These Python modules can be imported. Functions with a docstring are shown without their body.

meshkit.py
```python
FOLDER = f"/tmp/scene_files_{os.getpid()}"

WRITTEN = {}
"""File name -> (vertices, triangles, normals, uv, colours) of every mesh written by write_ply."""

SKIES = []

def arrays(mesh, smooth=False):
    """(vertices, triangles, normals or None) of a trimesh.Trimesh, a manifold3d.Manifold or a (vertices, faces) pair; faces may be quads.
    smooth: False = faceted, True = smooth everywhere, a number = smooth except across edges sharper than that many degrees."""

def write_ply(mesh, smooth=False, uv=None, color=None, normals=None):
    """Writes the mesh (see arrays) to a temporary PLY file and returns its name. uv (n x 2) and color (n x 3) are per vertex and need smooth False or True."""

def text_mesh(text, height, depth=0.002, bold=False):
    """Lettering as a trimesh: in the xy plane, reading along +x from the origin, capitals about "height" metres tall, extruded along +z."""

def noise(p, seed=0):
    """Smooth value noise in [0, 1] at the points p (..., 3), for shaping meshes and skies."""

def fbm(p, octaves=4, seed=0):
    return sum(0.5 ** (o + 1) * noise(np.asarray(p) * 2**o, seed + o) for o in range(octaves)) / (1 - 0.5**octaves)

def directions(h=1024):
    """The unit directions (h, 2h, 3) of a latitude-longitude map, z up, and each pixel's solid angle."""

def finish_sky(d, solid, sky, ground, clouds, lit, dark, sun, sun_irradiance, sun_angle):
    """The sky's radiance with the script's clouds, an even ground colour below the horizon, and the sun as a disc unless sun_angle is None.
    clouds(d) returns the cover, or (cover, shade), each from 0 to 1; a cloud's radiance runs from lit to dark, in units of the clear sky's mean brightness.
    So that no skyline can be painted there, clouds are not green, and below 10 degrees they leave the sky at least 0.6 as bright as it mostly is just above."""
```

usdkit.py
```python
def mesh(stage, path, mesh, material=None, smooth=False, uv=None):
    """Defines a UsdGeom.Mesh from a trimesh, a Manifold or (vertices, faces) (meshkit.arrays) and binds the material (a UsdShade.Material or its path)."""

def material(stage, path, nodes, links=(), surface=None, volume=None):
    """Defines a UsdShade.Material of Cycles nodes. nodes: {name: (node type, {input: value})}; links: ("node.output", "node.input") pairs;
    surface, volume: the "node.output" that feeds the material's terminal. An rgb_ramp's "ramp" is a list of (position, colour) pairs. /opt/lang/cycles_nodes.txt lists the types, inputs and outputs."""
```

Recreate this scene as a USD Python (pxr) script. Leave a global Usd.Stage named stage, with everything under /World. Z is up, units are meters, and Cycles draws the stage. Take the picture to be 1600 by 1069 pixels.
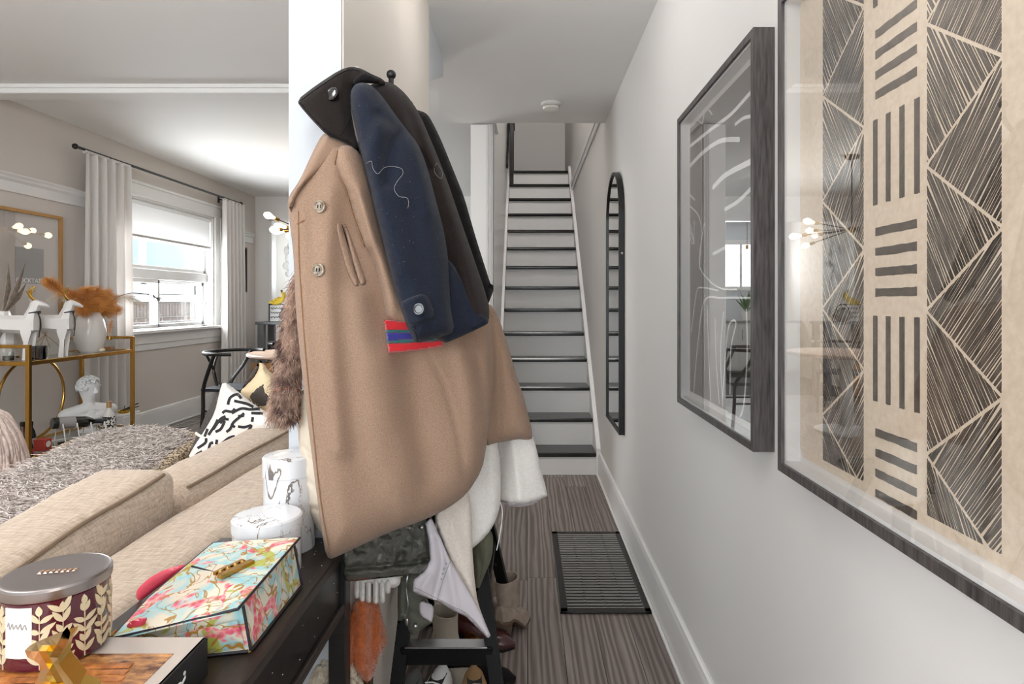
import math, random, numpy as np, trimesh, usdkit, meshkit
import manifold3d as m3
from scipy.spatial import Delaunay
from shapely.geometry import Polygon, LineString, Point, MultiPolygon
from shapely import contains_xy, points as sh_points, distance as sh_distance
from pxr import Usd, UsdGeom, UsdLux, UsdShade, Gf, Sdf, Vt

stage = Usd.Stage.CreateInMemory()
UsdGeom.SetStageUpAxis(stage, 'Z')
UsdGeom.SetStageMetersPerUnit(stage, 1.0)
UsdGeom.Xform.Define(stage, '/World')
PI = math.pi

# ------------------------------------------------------------------ camera
FPX, VX, VY, EYE = 950.0, 823.0, 473.0, 1.21          # focal length in pixels, vanishing point, eye height
cam = UsdGeom.Camera.Define(stage, '/World/camera')
cam.CreateProjectionAttr('perspective')
cam.CreateHorizontalApertureAttr(36.0)
cam.CreateVerticalApertureAttr(36.0 * 1069 / 1600)
cam.CreateFocalLengthAttr(FPX * 36.0 / 1600)
cam.CreateHorizontalApertureOffsetAttr((800 - VX) * 36.0 / 1600)
cam.CreateVerticalApertureOffsetAttr((VY - 534.5) * 36.0 / 1600)
cam.CreateClippingRangeAttr((0.02, 500.0))
cam.CreateExposureAttr(1.05)
x = UsdGeom.Xformable(cam)
x.AddTranslateOp().Set(Gf.Vec3d(0, 0, EYE))
x.AddRotateXOp().Set(90.0)

# ------------------------------------------------------------------ light: daylight through the windows and the sky outside
dome = UsdLux.DomeLight.Define(stage, '/World/sky')
dome.CreateIntensityAttr(0.6)
dome.CreateColorAttr(Gf.Vec3f(0.86, 0.94, 1.0))

def rect_light(name, loc, rot, w, h, power, color):
    l = UsdLux.RectLight.Define(stage, '/World/' + name)
    l.CreateWidthAttr(w); l.CreateHeightAttr(h); l.CreateIntensityAttr(power); l.CreateColorAttr(Gf.Vec3f(*color))
    X = UsdGeom.Xformable(l)
    X.AddTranslateOp().Set(Gf.Vec3d(*loc)); X.AddRotateXYZOp().Set(Gf.Vec3f(*rot))
    return l
# a RectLight shines along its own -z
rect_light('daylight_front_window', (-1.95, -1.55, 1.50), (90, 0, 0), 2.6, 1.6, 1.3, (0.97, 0.985, 1.0))  # unseen window behind the camera, placed to light sofa, console and coats
rect_light('daylight_front_door', (0.0, -1.55, 1.30), (90, 0, 0), 0.8, 1.8, 1.0, (0.95, 0.975, 1.0))  # unseen door behind the camera, placed to light the hall
rect_light('daylight_side_window', (-3.75, 6.0, 1.40), (0, -90, 0), 0.85, 1.7, 14.0, (0.95, 0.98, 1.0))
rect_light('daylight_kitchen_window', (-2.75, 10.60, 1.85), (-90, 0, 0), 1.2, 0.9, 10.0, (0.95, 0.98, 1.0))

# ------------------------------------------------------------------ helpers
def lin(c):
    return tuple((v / 255 / 12.92 if v / 255 <= 0.04045 else ((v / 255 + 0.055) / 1.055) ** 2.4) for v in c)

used_names = {}
def numbered(parent, name):
    k = used_names.get((parent, name), 0)
    used_names[(parent, name)] = k + 1
    return name if k == 0 else f'{name}_{k:03d}'

class Thing:
    def __init__(s, path, loc): s.path, s.loc = path, np.array(loc, float)

def data(prim, **kw):
    for k, v in kw.items():
        if v: prim.SetCustomDataByKey(k, v)

def thing(name, label, cat, loc=(0, 0, 0), group=None, kind=None):
    path = '/World/' + numbered('/World', name)
    X = UsdGeom.Xform.Define(stage, path)
    X.AddTranslateOp().Set(Gf.Vec3d(*map(float, loc)))
    data(X.GetPrim(), label=label, category=cat, group=group, kind=kind)
    return Thing(path, loc)

def part(parent, name, mesh, m, smooth=30, label=None, local=False, kind=None):
    """A mesh under a thing or under one of its parts; mesh in world coordinates unless local."""
    path = parent.path + '/' + numbered(parent.path, name)
    v, f = mv(mesh)
    if not local: v = v - parent.loc
    p = usdkit.mesh(stage, path, trimesh.Trimesh(v, f, process=False), m, smooth=smooth)
    data(p.GetPrim(), label=label, kind=kind)
    return Thing(path, parent.loc)

def single(name, mesh, m, label=None, cat=None, group=None, kind=None, smooth=30):
    """A thing that is one mesh, standing at its base."""
    v, f = mv(mesh)
    path = '/World/' + numbered('/World', name)
    b = np.array([(v[:, 0].min() + v[:, 0].max()) / 2, (v[:, 1].min() + v[:, 1].max()) / 2, v[:, 2].min()]) if not kind == 'structure' else np.zeros(3)
    p = usdkit.mesh(stage, path, trimesh.Trimesh(v - b, f, process=False), m, smooth=smooth)
    p.AddTranslateOp().Set(Gf.Vec3d(*map(float, b)))
    data(p.GetPrim(), label=label, category=cat, group=group, kind=kind)
    return Thing(path, b)

def struct(name, mesh, m, smooth=30):
    return single(name, mesh, m, kind='structure', smooth=smooth)

def copy_of(t, loc, label, cat, group=None, rotz=0, name=None):
    base = name or t.path.split('/')[-1]
    path = '/World/' + numbered('/World', base)
    X = UsdGeom.Xform.Define(stage, path)
    X.GetPrim().GetReferences().AddInternalReference(t.path)
    X.ClearXformOpOrder()
    X.GetPrim().RemoveProperty('xformOp:translate')
    X.AddTranslateOp().Set(Gf.Vec3d(*map(float, loc)))
    if rotz: X.AddRotateZOp().Set(rotz)
    X.GetPrim().SetInstanceable(True)
    data(X.GetPrim(), label=label, category=cat, group=group)
    return Thing(path, loc)

def curves(parent, name, strands, width, m, kind='stuff', taper=True):
    """strands: list of (n,3) world arrays -> linear BasisCurves part."""
    path = parent.path + '/' + numbered(parent.path, name)
    c = UsdGeom.BasisCurves.Define(stage, path)
    c.CreateTypeAttr('linear')
    pts = np.vstack(strands) - parent.loc
    c.CreatePointsAttr(Vt.Vec3fArray.FromNumpy(pts.astype(np.float32)))
    c.CreateCurveVertexCountsAttr(Vt.IntArray([len(s) for s in strands]))
    w = np.concatenate([np.linspace(1, 0.35 if taper else 1, len(s)) * width for s in strands])
    c.CreateWidthsAttr(Vt.FloatArray.FromNumpy(w.astype(np.float32)))
    c.SetWidthsInterpolation('vertex')
    UsdShade.MaterialBindingAPI.Apply(c.GetPrim()).Bind(m)
    data(c.GetPrim(), kind=kind)

def mv(mesh):
    if isinstance(mesh, (list,)): mesh = join(mesh)
    v, f, _ = meshkit.arrays(mesh)
    return v, f
def tm(mesh):
    if isinstance(mesh, trimesh.Trimesh): return mesh
    v, f = mv(mesh); return trimesh.Trimesh(v, f, process=False)
def join(ms): return trimesh.util.concatenate([tm(m) for m in ms])

def U(px, py, Y):
    """The point at depth Y that the photograph shows at a pixel."""
    return np.array([(px - VX) * Y / FPX, Y, EYE - (py - VY) * Y / FPX])

def box(x0, x1, y0, y1, z0, z1, b=0.0):
    x0, x1 = min(x0, x1), max(x0, x1); y0, y1 = min(y0, y1), max(y0, y1); z0, z1 = min(z0, z1), max(z0, z1)
    if b <= 0:
        m = trimesh.creation.box([x1 - x0, y1 - y0, z1 - z0]); m.apply_translation([(x0 + x1) / 2, (y0 + y1) / 2, (z0 + z1) / 2]); return m
    pts = []
    for i in range(3):
        e = [b, b, b]; e[i] = 0
        for sx in (x0 + e[0], x1 - e[0]):
            for sy in (y0 + e[1], y1 - e[1]):
                for sz in (z0 + e[2], z1 - e[2]): pts.append((sx, sy, sz))
    return tm(m3.Manifold.hull_points(np.array(pts)))

def hull(pts): return tm(m3.Manifold.hull_points(np.array(pts, float)))

def frame_of(d):
    d = np.asarray(d, float); d = d / np.linalg.norm(d)
    a = np.array([0, 0, 1.0]) if abs(d[2]) < 0.9 else np.array([1.0, 0, 0])
    u = np.cross(d, a); u /= np.linalg.norm(u)
    return d, u, np.cross(d, u)

def tube(pts, r, seg=8, closed=False):
    pts = np.asarray(pts, float); n = len(pts)
    rs = np.full(n, r) if np.ndim(r) == 0 else np.asarray(r, float)
    if closed: tang = np.roll(pts, -1, 0) - np.roll(pts, 1, 0)
    else: tang = np.gradient(pts, axis=0)
    d, u, w = frame_of(tang[0]); rings = []
    for i in range(n):
        t = tang[i] / (np.linalg.norm(tang[i]) + 1e-12)
        u = u - t * np.dot(u, t); u /= np.linalg.norm(u); w = np.cross(t, u)
        a = np.arange(seg) / seg * 2 * PI
        rings.append(pts[i] + rs[i] * (np.cos(a)[:, None] * u + np.sin(a)[:, None] * w))
    v = np.vstack(rings); f = []
    for i in range(n if closed else n - 1):
        j = (i + 1) % n
        for k in range(seg):
            l = (k + 1) % seg
            f += [(i * seg + k, i * seg + l, j * seg + l), (i * seg + k, j * seg + l, j * seg + k)]
    if not closed:
        v = np.vstack([v, pts[0], pts[-1]])
        for k in range(seg):
            l = (k + 1) % seg
            f += [(n * seg, l, k), (n * seg + 1, (n - 1) * seg + k, (n - 1) * seg + l)]
    return trimesh.Trimesh(v, f, process=False)

def bar(p0, p1, w, h=None):
    """A square bar between two points."""
    h = h or w
    d, u, q = frame_of(np.subtract(p1, p0))
    return hull([np.array(p) + a * u * w / 2 + b * q * h / 2 for p in (p0, p1) for a in (-1, 1) for b in (-1, 1)])

def lathe(prof, c=(0, 0, 0), seg=32):
    """prof: (radius, z) from bottom to top; open ends on the axis are closed."""
    prof = [(max(r, 1e-5), z) for r, z in prof]
    a = np.arange(seg) / seg * 2 * PI
    v = np.vstack([np.c_[r * np.cos(a), r * np.sin(a), np.full(seg, z)] for r, z in prof]); f = []
    for i in range(len(prof) - 1):
        for k in range(seg):
            l = (k + 1) % seg
            f += [(i * seg + k, i * seg + l, (i + 1) * seg + l), (i * seg + k, (i + 1) * seg + l, (i + 1) * seg + k)]
    n = len(v); v = np.vstack([v, [0, 0, prof[0][1]], [0, 0, prof[-1][1]]])
    e = (len(prof) - 1) * seg
    for k in range(seg):
        l = (k + 1) % seg
        f += [(n, l, k), (n + 1, e + k, e + l)]
    m = trimesh.Trimesh(v, f, process=False); m.apply_translation(c); return m

def aim(mesh, p, d):
    """Turns a mesh built along +z to point along d, at p."""
    d, u, w = frame_of(d)
    M = np.eye(4); M[:3, 0], M[:3, 1], M[:3, 2], M[:3, 3] = u, -w, d, p
    if np.linalg.det(M[:3, :3]) < 0: M[:3, 1] *= -1
    m = tm(mesh).copy(); m.apply_transform(M); return m

def ball(c, r, sub=2, sc=(1, 1, 1)):
    m = trimesh.creation.icosphere(sub, 1.0); m.vertices = m.vertices * np.array(sc) * r + np.array(c); return m

def extrude(poly, h, M=None):
    if isinstance(poly, (list, np.ndarray)): poly = Polygon(poly)
    gs = getattr(poly, 'geoms', [poly])
    m = trimesh.util.concatenate([trimesh.creation.extrude_polygon(g, h, engine='earcut') for g in gs if g.area > 1e-10])
    if M is not None: m.apply_transform(M)
    return m

def extr_x(poly, x0, x1):
    """poly in (y, z), extruded along x."""
    return extrude(poly, x1 - x0, np.array([[0, 0, 1, x0], [1, 0, 0, 0], [0, 1, 0, 0], [0, 0, 0, 1.0]]))
def extr_y(poly, y0, y1):
    """poly in (x, z), extruded along y."""
    m = extrude(poly, y1 - y0, np.array([[1, 0, 0, 0], [0, 0, 1, y0], [0, 1, 0, 0], [0, 0, 0, 1.0]])); m.invert(); return m

def spline(pts, n=8, closed=False):
    """Catmull-Rom through the points."""
    p = np.asarray(pts, float); k = len(p); out = []
    g = lambda i: p[i % k] if closed else p[min(max(i, 0), k - 1)]
    for i in range(k if closed else k - 1):
        a, b, c, d = g(i - 1), g(i), g(i + 1), g(i + 2)
        for t in np.arange(n) / n:
            out.append(0.5 * (2 * b + (c - a) * t + (2 * a - 5 * b + 4 * c - d) * t * t + (3 * b - a - 3 * c + d) * t ** 3))
    if not closed: out.append(p[-1])
    return np.array(out)

def chaikin(p, it=2):
    p = np.asarray(p, float)
    for _ in range(it):
        q = np.roll(p, -1, 0); p = np.stack([0.78 * p + 0.22 * q, 0.22 * p + 0.78 * q], 1).reshape(-1, 2)
    return p

def c4(l): return [(420 + a / 3.341, 80 + b / 3.341) for a, b in l]
def c5(l): return [(420 + a / 2.137, 400 + b / 2.137) for a, b in l]
def c6(l): return [(420 + a / 3.478, 780 + b / 3.478) for a, b in l]
def c7(l): return [(260 + a / 4.114, 500 + b / 4.114) for a, b in l]
def c3(l): return [(a / 2.381, 620 + b / 2.381) for a, b in l]

class Puff:
    """A soft solid with its own depth: an outline at the depth yf, filled out to the front and to the back, with folds.
    folds: (points, half width in outline units, height in metres; negative = crease)."""
    def __init__(s, outline, yf, front=0.05, back=0.05, R=40, folds=(), it=2, step=6, noise=0.0, nscale=20, seed=0):
        o = chaikin(outline, it) if it else np.asarray(outline, float)
        s.poly = Polygon(o).buffer(0)
        if isinstance(s.poly, MultiPolygon): s.poly = max(s.poly.geoms, key=lambda g: g.area)
        s.yf, s.front, s.back, s.R, s.folds, s.noise, s.nscale, s.seed, s.step = yf, front, back, R, [(LineString(a), w, h) for a, w, h in folds], noise, nscale, seed, step
    def prof(s, d):
        t = np.clip(d / s.R, 0, 1); return np.sqrt(1 - (1 - t) ** 2)
    def y_front(s, q):
        q = np.asarray(q, float); P = sh_points(q)
        d = np.where(contains_xy(s.poly, q[:, 0], q[:, 1]), sh_distance(P, s.poly.exterior), 0)
        e = s.prof(d); y = np.array([s.yf(a, b) for a, b in q]) - s.front * e
        for l, w, h in s.folds:
            y = y - h * np.exp(-(sh_distance(P, l) / w) ** 2) * np.minimum(1, e * 1.6)
        if s.noise: y = y - s.noise * (meshkit.fbm(np.c_[q / s.nscale, np.zeros(len(q))], 3, s.seed) - 0.5) * e
        return y
    def mesh(s):
        st = s.step; ring = s.poly.exterior; n = max(12, int(ring.length / st))
        b = np.array([ring.interpolate(i / n, normalized=True).coords[0] for i in range(n)])
        x0, y0, x1, y1 = s.poly.bounds
        g = np.array([(x0 + (i + 0.5 * (j % 2)) * st, y0 + j * st * 0.87) for j in range(int((y1 - y0) / st / 0.87) + 2) for i in range(int((x1 - x0) / st) + 2)])
        inn = s.poly.buffer(-st * 0.55)
        g = g[contains_xy(inn, g[:, 0], g[:, 1])] if not inn.is_empty else np.zeros((0, 2))
        q = np.vstack([b, g]); tri = Delaunay(q).simplices
        cen = q[tri].mean(1); tri = tri[contains_xy(s.poly.buffer(0.15), cen[:, 0], cen[:, 1])]
        ar = np.cross(q[tri[:, 1]] - q[tri[:, 0]], q[tri[:, 2]] - q[tri[:, 0]]); tri = tri[np.abs(ar) > 1e-6]; ar = ar[np.abs(ar) > 1e-6]
        tri[ar < 0] = tri[ar < 0][:, ::-1]
        yb = np.array([s.yf(a, c) for a, c in q])
        d = sh_distance(sh_points(q), ring); d[:n] = 0
        fr = s.y_front(q); fr[:n] = yb[:n]; bk = yb + s.back * s.prof(d)
        X = lambda Y: np.c_[(q[:, 0] - VX) * yb / FPX * (Y / yb), Y, EYE - (q[:, 1] - VY) * Y / FPX]
        vf = X(fr)
        # the back is carried straight back, without spreading, so that the solid keeps a natural size behind
        vb = np.c_[(q[:, 0] - VX) * yb / FPX, bk, EYE - (q[:, 1] - VY) * yb / FPX]
        N = len(q); mp = np.arange(N) + N; mp[:n] = np.arange(n)
        return trimesh.Trimesh(np.vstack([vf, vb]), np.vstack([tri, mp[tri][:, ::-1]]), process=False)
    def at(s, px, py, lift=0.0):
        return U(px, py, float(s.y_front([(px, py)])[0]) - lift)
    def ribbon(s, pts, width, lift=0.002, n=6, smooth=True, taper=False):
        """A flat strip laid on the front surface along pixel points; width in pixels."""
        p = spline(pts, n) if smooth else np.asarray(pts, float)
        t = np.gradient(p, axis=0); t /= np.linalg.norm(t, axis=1)[:, None] + 1e-9; nn = np.c_[-t[:, 1], t[:, 0]]
        w = width / 2 * (np.sin(np.linspace(0.25, PI - 0.25, len(p))) if taper else np.ones(len(p)))
        rows = [p + nn * w[:, None], p - nn * w[:, None]]
        A = [np.array([s.at(a, b, lift) for a, b in r]) for r in rows] + [np.array([s.at(a, b, -0.002) for a, b in r]) for r in rows]
        return strip(A, len(p))
    def line(s, pts, r, lift=0.0, n=6, seg=6):
        return tube([s.at(a, b, lift) for a, b in spline(pts, n)], r, seg)

def strip(A, n):
    v = np.vstack(A); f = []
    q = lambda a, b, c, d: f.extend([(a, b, c), (a, c, d)])
    for i in range(n - 1):
        q(i, i + 1, n + i + 1, n + i); q(2 * n + i, 3 * n + i, 3 * n + i + 1, 2 * n + i + 1)
        q(i, 2 * n + i, 2 * n + i + 1, i + 1); q(n + i, n + i + 1, 3 * n + i + 1, 3 * n + i)
    q(0, n, 3 * n, 2 * n); q(n - 1, 3 * n - 1, 4 * n - 1, 2 * n - 1)
    m = trimesh.Trimesh(v, f, process=False); return m

# ------------------------------------------------------------------ materials
UsdGeom.Scope.Define(stage, '/World/Looks')
def mat(name, col, rough=0.5, col2=None, scale=20, stretch=(1, 1, 1), bump=0.0, bscale=None, metal=0.0, sheen=0.0, coat=0.0, spec=0.5, detail=4, lo=0.35, hi=0.65, dist=0.002, emit=None, sub=0.0, pos=False, trans=0.0, distort=0.0, rand=0.0):
    N = {'t': ('texture_coordinate', {}) if not pos else ('geometry', {}), 'p': ('principled_bsdf', {'base_color': lin(col), 'roughness': rough, 'metallic': metal, 'sheen_weight': sheen, 'coat_weight': coat, 'specular_ior_level': spec, 'transmission_weight': trans})}
    L = []; src = 't.object' if not pos else 't.position'
    if sub: N['p'][1].update(subsurface_weight=sub, subsurface_scale=0.01)
    if emit: N['p'][1].update(emission_color=lin(col), emission_strength=emit)
    N['m'] = ('mapping', {'scale': stretch}); L.append((src, 'm.vector'))
    if col2 is not None:
        N['n'] = ('noise_texture', {'scale': scale, 'detail': detail, 'roughness': 0.6, 'distortion': distort}); L.append(('m.vector', 'n.vector'))
        N['r'] = ('rgb_ramp', {'ramp': [(lo, lin(col)), (hi, lin(col2))]}); L += [('n.fac', 'r.fac')]
        out = 'r.color'
        if rand:
            N['o'] = ('object_info', {}); N['mr'] = ('map_range', {'from_min': 0, 'from_max': 1, 'to_min': 1 - rand, 'to_max': 1 + rand}); L.append(('o.random', 'mr.value'))
            N['h'] = ('hsv', {}); L += [('mr.result', 'h.value'), (out, 'h.color')]; out = 'h.color'
        L.append((out, 'p.base_color'))
    if bump:
        N['bn'] = ('noise_texture', {'scale': bscale or scale, 'detail': 3}); L.append(('m.vector', 'bn.vector'))
        N['b'] = ('bump', {'strength': bump, 'distance': dist}); L += [('bn.fac', 'b.height'), ('b.normal', 'p.normal')]
    return usdkit.material(stage, '/World/Looks/' + name, N, L, surface='p.BSDF')

M = {}
M['wall'] = mat('wall_paint', (226, 223, 220), 0.6, bump=0.05, bscale=60)
M['wall_warm'] = mat('wall_paint_beige', (222, 214, 205), 0.6, bump=0.05, bscale=60)
M['wall_cool'] = mat('wall_paint_white', (208, 212, 217), 0.55)
M['wall_living'] = mat('wall_paint_greige', (214, 206, 199), 0.65, bump=0.04, bscale=60)
M['ceil'] = mat('ceiling_paint', (236, 235, 233), 0.7)
M['trim'] = mat('white_trim_paint', (232, 230, 228), 0.35)
M['black_paint'] = mat('black_gloss_paint', (20, 19, 19), 0.22, col2=(34, 32, 31), scale=14, bump=0.08, bscale=40, dist=0.003)
M['black_metal'] = mat('black_metal', (22, 21, 22), 0.35, metal=0.0)
M['stool_black'] = mat('stool_black', (12, 12, 12), 0.5, spec=0.2)
M['black_wood'] = mat('black_wood', (24, 22, 22), 0.35, col2=(36, 33, 32), scale=30, stretch=(6, 1, 6))
M['espresso'] = mat('espresso_wood', (44, 37, 34), 0.36, col2=(56, 47, 42), scale=10, stretch=(14, 1, 14), bump=0.05, bscale=30)
M['brass'] = mat('brass', (186, 142, 72), 0.28, metal=1.0)
M['gold'] = mat('gold', (214, 172, 74), 0.22, metal=1.0)
M['gold_frame'] = mat('gold_frame', (176, 136, 84), 0.4, metal=0.6)
M['steel'] = mat('steel', (190, 190, 194), 0.25, metal=1.0)
M['white_ceramic'] = mat('white_ceramic', (232, 228, 224), 0.18, coat=0.4)
M['white_matte'] = mat('white_matte', (234, 233, 232), 0.55)
M['plaster'] = mat('white_plaster', (230, 229, 230), 0.7, bump=0.3, bscale=60)
M['paper'] = mat('white_paper', (226, 221, 216), 0.7)
M['grey_paper'] = mat('grey_print', (158, 154, 152), 0.7)
M['white_print'] = mat('white_print', (240, 238, 236), 0.7)
M['ribbon'] = mat('black_ribbon', (34, 33, 35), 0.5)

# wood floor: grain runs along the planks
def floor_mat():
    N = {'t': ('geometry', {}), 'm': ('mapping', {'scale': (1, 0.055, 1)}), 'n': ('noise_texture', {'scale': 42, 'detail': 5, 'roughness': 0.65, 'distortion': 1.2}),
         'o': ('object_info', {}), 'cx': ('combine_xyz', {}), 'k': ('math', {'math_type': 'multiply', 'value2': 37.0}), 'add': ('vector_math', {'math_type': 'add'}),
         'w': ('wave_texture', {'scale': 13, 'distortion': 9, 'detail': 3, 'detail_scale': 1.4, 'bands_direction': 'x'}),
         'r': ('rgb_ramp', {'ramp': [(0.0, lin((74, 65, 60))), (0.40, lin((122, 110, 104))), (0.75, lin((148, 136, 130))), (1.0, lin((176, 166, 160)))]}),
         'mx': ('mix', {'fac': 0.55}), 'mr': ('map_range', {'from_min': 0, 'from_max': 1, 'to_min': 0.82, 'to_max': 1.12}), 'h': ('hsv', {}),
         'b': ('bump', {'strength': 0.25, 'distance': 0.002}), 'p': ('principled_bsdf', {'roughness': 0.42})}
    L = [('t.position', 'm.vector'), ('o.random', 'k.value1'), ('k.value', 'cx.x'), ('k.value', 'cx.y'), ('m.vector', 'add.vector1'), ('cx.vector', 'add.vector2'),
         ('add.vector', 'n.vector'), ('add.vector', 'w.vector'), ('n.color', 'mx.color1'), ('w.color', 'mx.color2'), ('mx.color', 'r.fac'), ('r.color', 'h.color'), ('o.random', 'mr.value'), ('mr.result', 'h.value'),
         ('h.color', 'p.base_color'), ('mx.color', 'b.height'), ('b.normal', 'p.normal')]
    return usdkit.material(stage, '/World/Looks/grey_wood_floor', N, L, surface='p.BSDF')
M['plank'] = floor_mat()
M['joint'] = mat('floor_joint', (40, 34, 32), 0.8)

def glass_mat(name, tint=(1, 1, 1), base=0.04, top=1.0, rough=0.0, power=5.0):
    """A pane: see-through, with a clear reflection that grows towards grazing angles."""
    N = {'tr': ('transparent_bsdf', {'color': tint}), 'g': ('glossy_bsdf', {'color': (1, 1, 1), 'roughness': rough}), 'lw': ('layer_weight', {'blend': 0.5}),
         'pw': ('math', {'math_type': 'power', 'value2': power}), 'mr': ('map_range', {'from_min': 0, 'from_max': 1, 'to_min': base, 'to_max': top}), 'mx': ('mix_closure', {})}
    L = [('lw.facing', 'pw.value1'), ('pw.value', 'mr.value'), ('mr.result', 'mx.fac'), ('tr.BSDF', 'mx.closure1'), ('g.BSDF', 'mx.closure2')]
    return usdkit.material(stage, '/World/Looks/' + name, N, L, surface='mx.closure')
M['pane'] = glass_mat('window_glass', (0.97, 0.99, 1.0), 0.03)
M['picture_glass'] = glass_mat('picture_glass', (1, 1, 1), 0.05, 1.0, power=3.6)
M['shelf_glass'] = glass_mat('shelf_glass', (0.90, 0.95, 0.93), 0.06)
M['smoke_glass'] = glass_mat('smoked_glass', (0.35, 0.35, 0.37), 0.08)
M['clear_glass'] = glass_mat('clear_glass', (0.93, 0.95, 0.94), 0.08)
M['mirror'] = usdkit.material(stage, '/World/Looks/mirror', {'g': ('glossy_bsdf', {'color': (0.92, 0.93, 0.93), 'roughness': 0.0})}, [], surface='g.BSDF')

# ------------------------------------------------------------------ the room
WR, WL, CH, CL = 0.515, -3.55, 2.40, 2.60        # right wall, left wall, hall ceiling, living room ceiling
D0, RT, RH = 4.27, 0.222, 0.20                   # first riser, tread depth, riser height
YB, YF = 7.95, -1.60                             # dining back wall, front wall
XP0, XP1, YP0, YP1 = -0.509, -0.397, 1.30, 2.45 # the partition that carries the coats

fl = struct('floor', [box(WL - 0.1, WR + 0.1, YF, 10.8, -0.06, -0.004)], M['joint'])
rng = random.Random(3)
pw = 0.128
nx = int((WR - WL) / pw) + 1
for i in range(nx):
    x1 = WR - i * pw; x0 = max(x1 - pw, WL)
    hall = x1 > -0.65
    y = YF + (-rng.random() * 1.2 if hall else 0)
    yend = D0 + 0.05 if x1 > -0.2 else YB
    if i > 21 and not hall: y = 2.0
    while y < yend:
        ln = 1.25 if hall else 2.1
        if not hall and rng.random() < 0.35: ln = 1.5
        a, b = max(y, YF), min(y + ln, yend)
        if b - a > 0.03: part(fl, 'plank', box(x0 + 0.0009, x1 - 0.0009, a + 0.0009, b - 0.0009, -0.008, 0.0, 0.0012), M['plank'], smooth=False)
        y += ln

# right wall and its trims
struct('wall_right', [box(WR, WR + 0.12, YF, 8.4, -0.06, 5.0)], M['wall'])
base_prof = lambda h: Polygon([(0, 0), (0.018, 0), (0.018, h - 0.03), (0.013, h - 0.018), (0.012, h - 0.006), (0.006, h), (0, h)])
def baseboard_x(name, xw, sgn, y0, y1, h=0.165):   # along y, on a wall at xw, facing sgn
    return struct(name, [extr_y(Polygon([(xw + sgn * a, b) for a, b in base_prof(h).exterior.coords]), y0, y1), box(xw + sgn * 0.018, xw + sgn * 0.030, y0, y1, 0, 0.018, 0.004)], M['trim'])
baseboard_x('baseboard_right', WR, -1, YF, D0 - 0.02)

# partition, its end faces us
struct('wall_partition', [box(XP0, XP1, YP0, YP1, 0, CL)], M['wall_cool'])
struct('wall_partition_hall_side', [box(XP1 - 0.001, XP1 + 0.004, YP0 + 0.006, YP1 - 0.004, 0, CH)], M['wall_warm'])
# sloping bulkhead at the ceiling beyond the partition
struct('trim_bulkhead', [extr_x(Polygon([(YP1 - 0.02, 2.09), (2.98, 2.316), (2.98, CH), (YP1 - 0.02, CH)]), XP0, -0.410)], M['wall_cool'])

# ceilings
struct('ceiling', [box(XP0, WR + 0.1, YF, 4.03, CH, CH + 0.35), box(-0.38, -0.2, 4.03, 4.3, CH, CH + 0.35)], M['ceil'])
struct('ceiling_living', [box(WL - 0.1, XP0, YF, YB + 2.9, CL, CL + 0.15), box(XP0, -0.36, 4.03, YB + 2.9, CL, CL + 0.15)], M['ceil'])
struct('trim_beam', [box(WL, -0.70, 3.87, 4.01, 2.545, CL, 0.004), box(WL, -0.70, 3.855, 3.872, 2.575, CL, 0.003)], M['ceil'])

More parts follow.
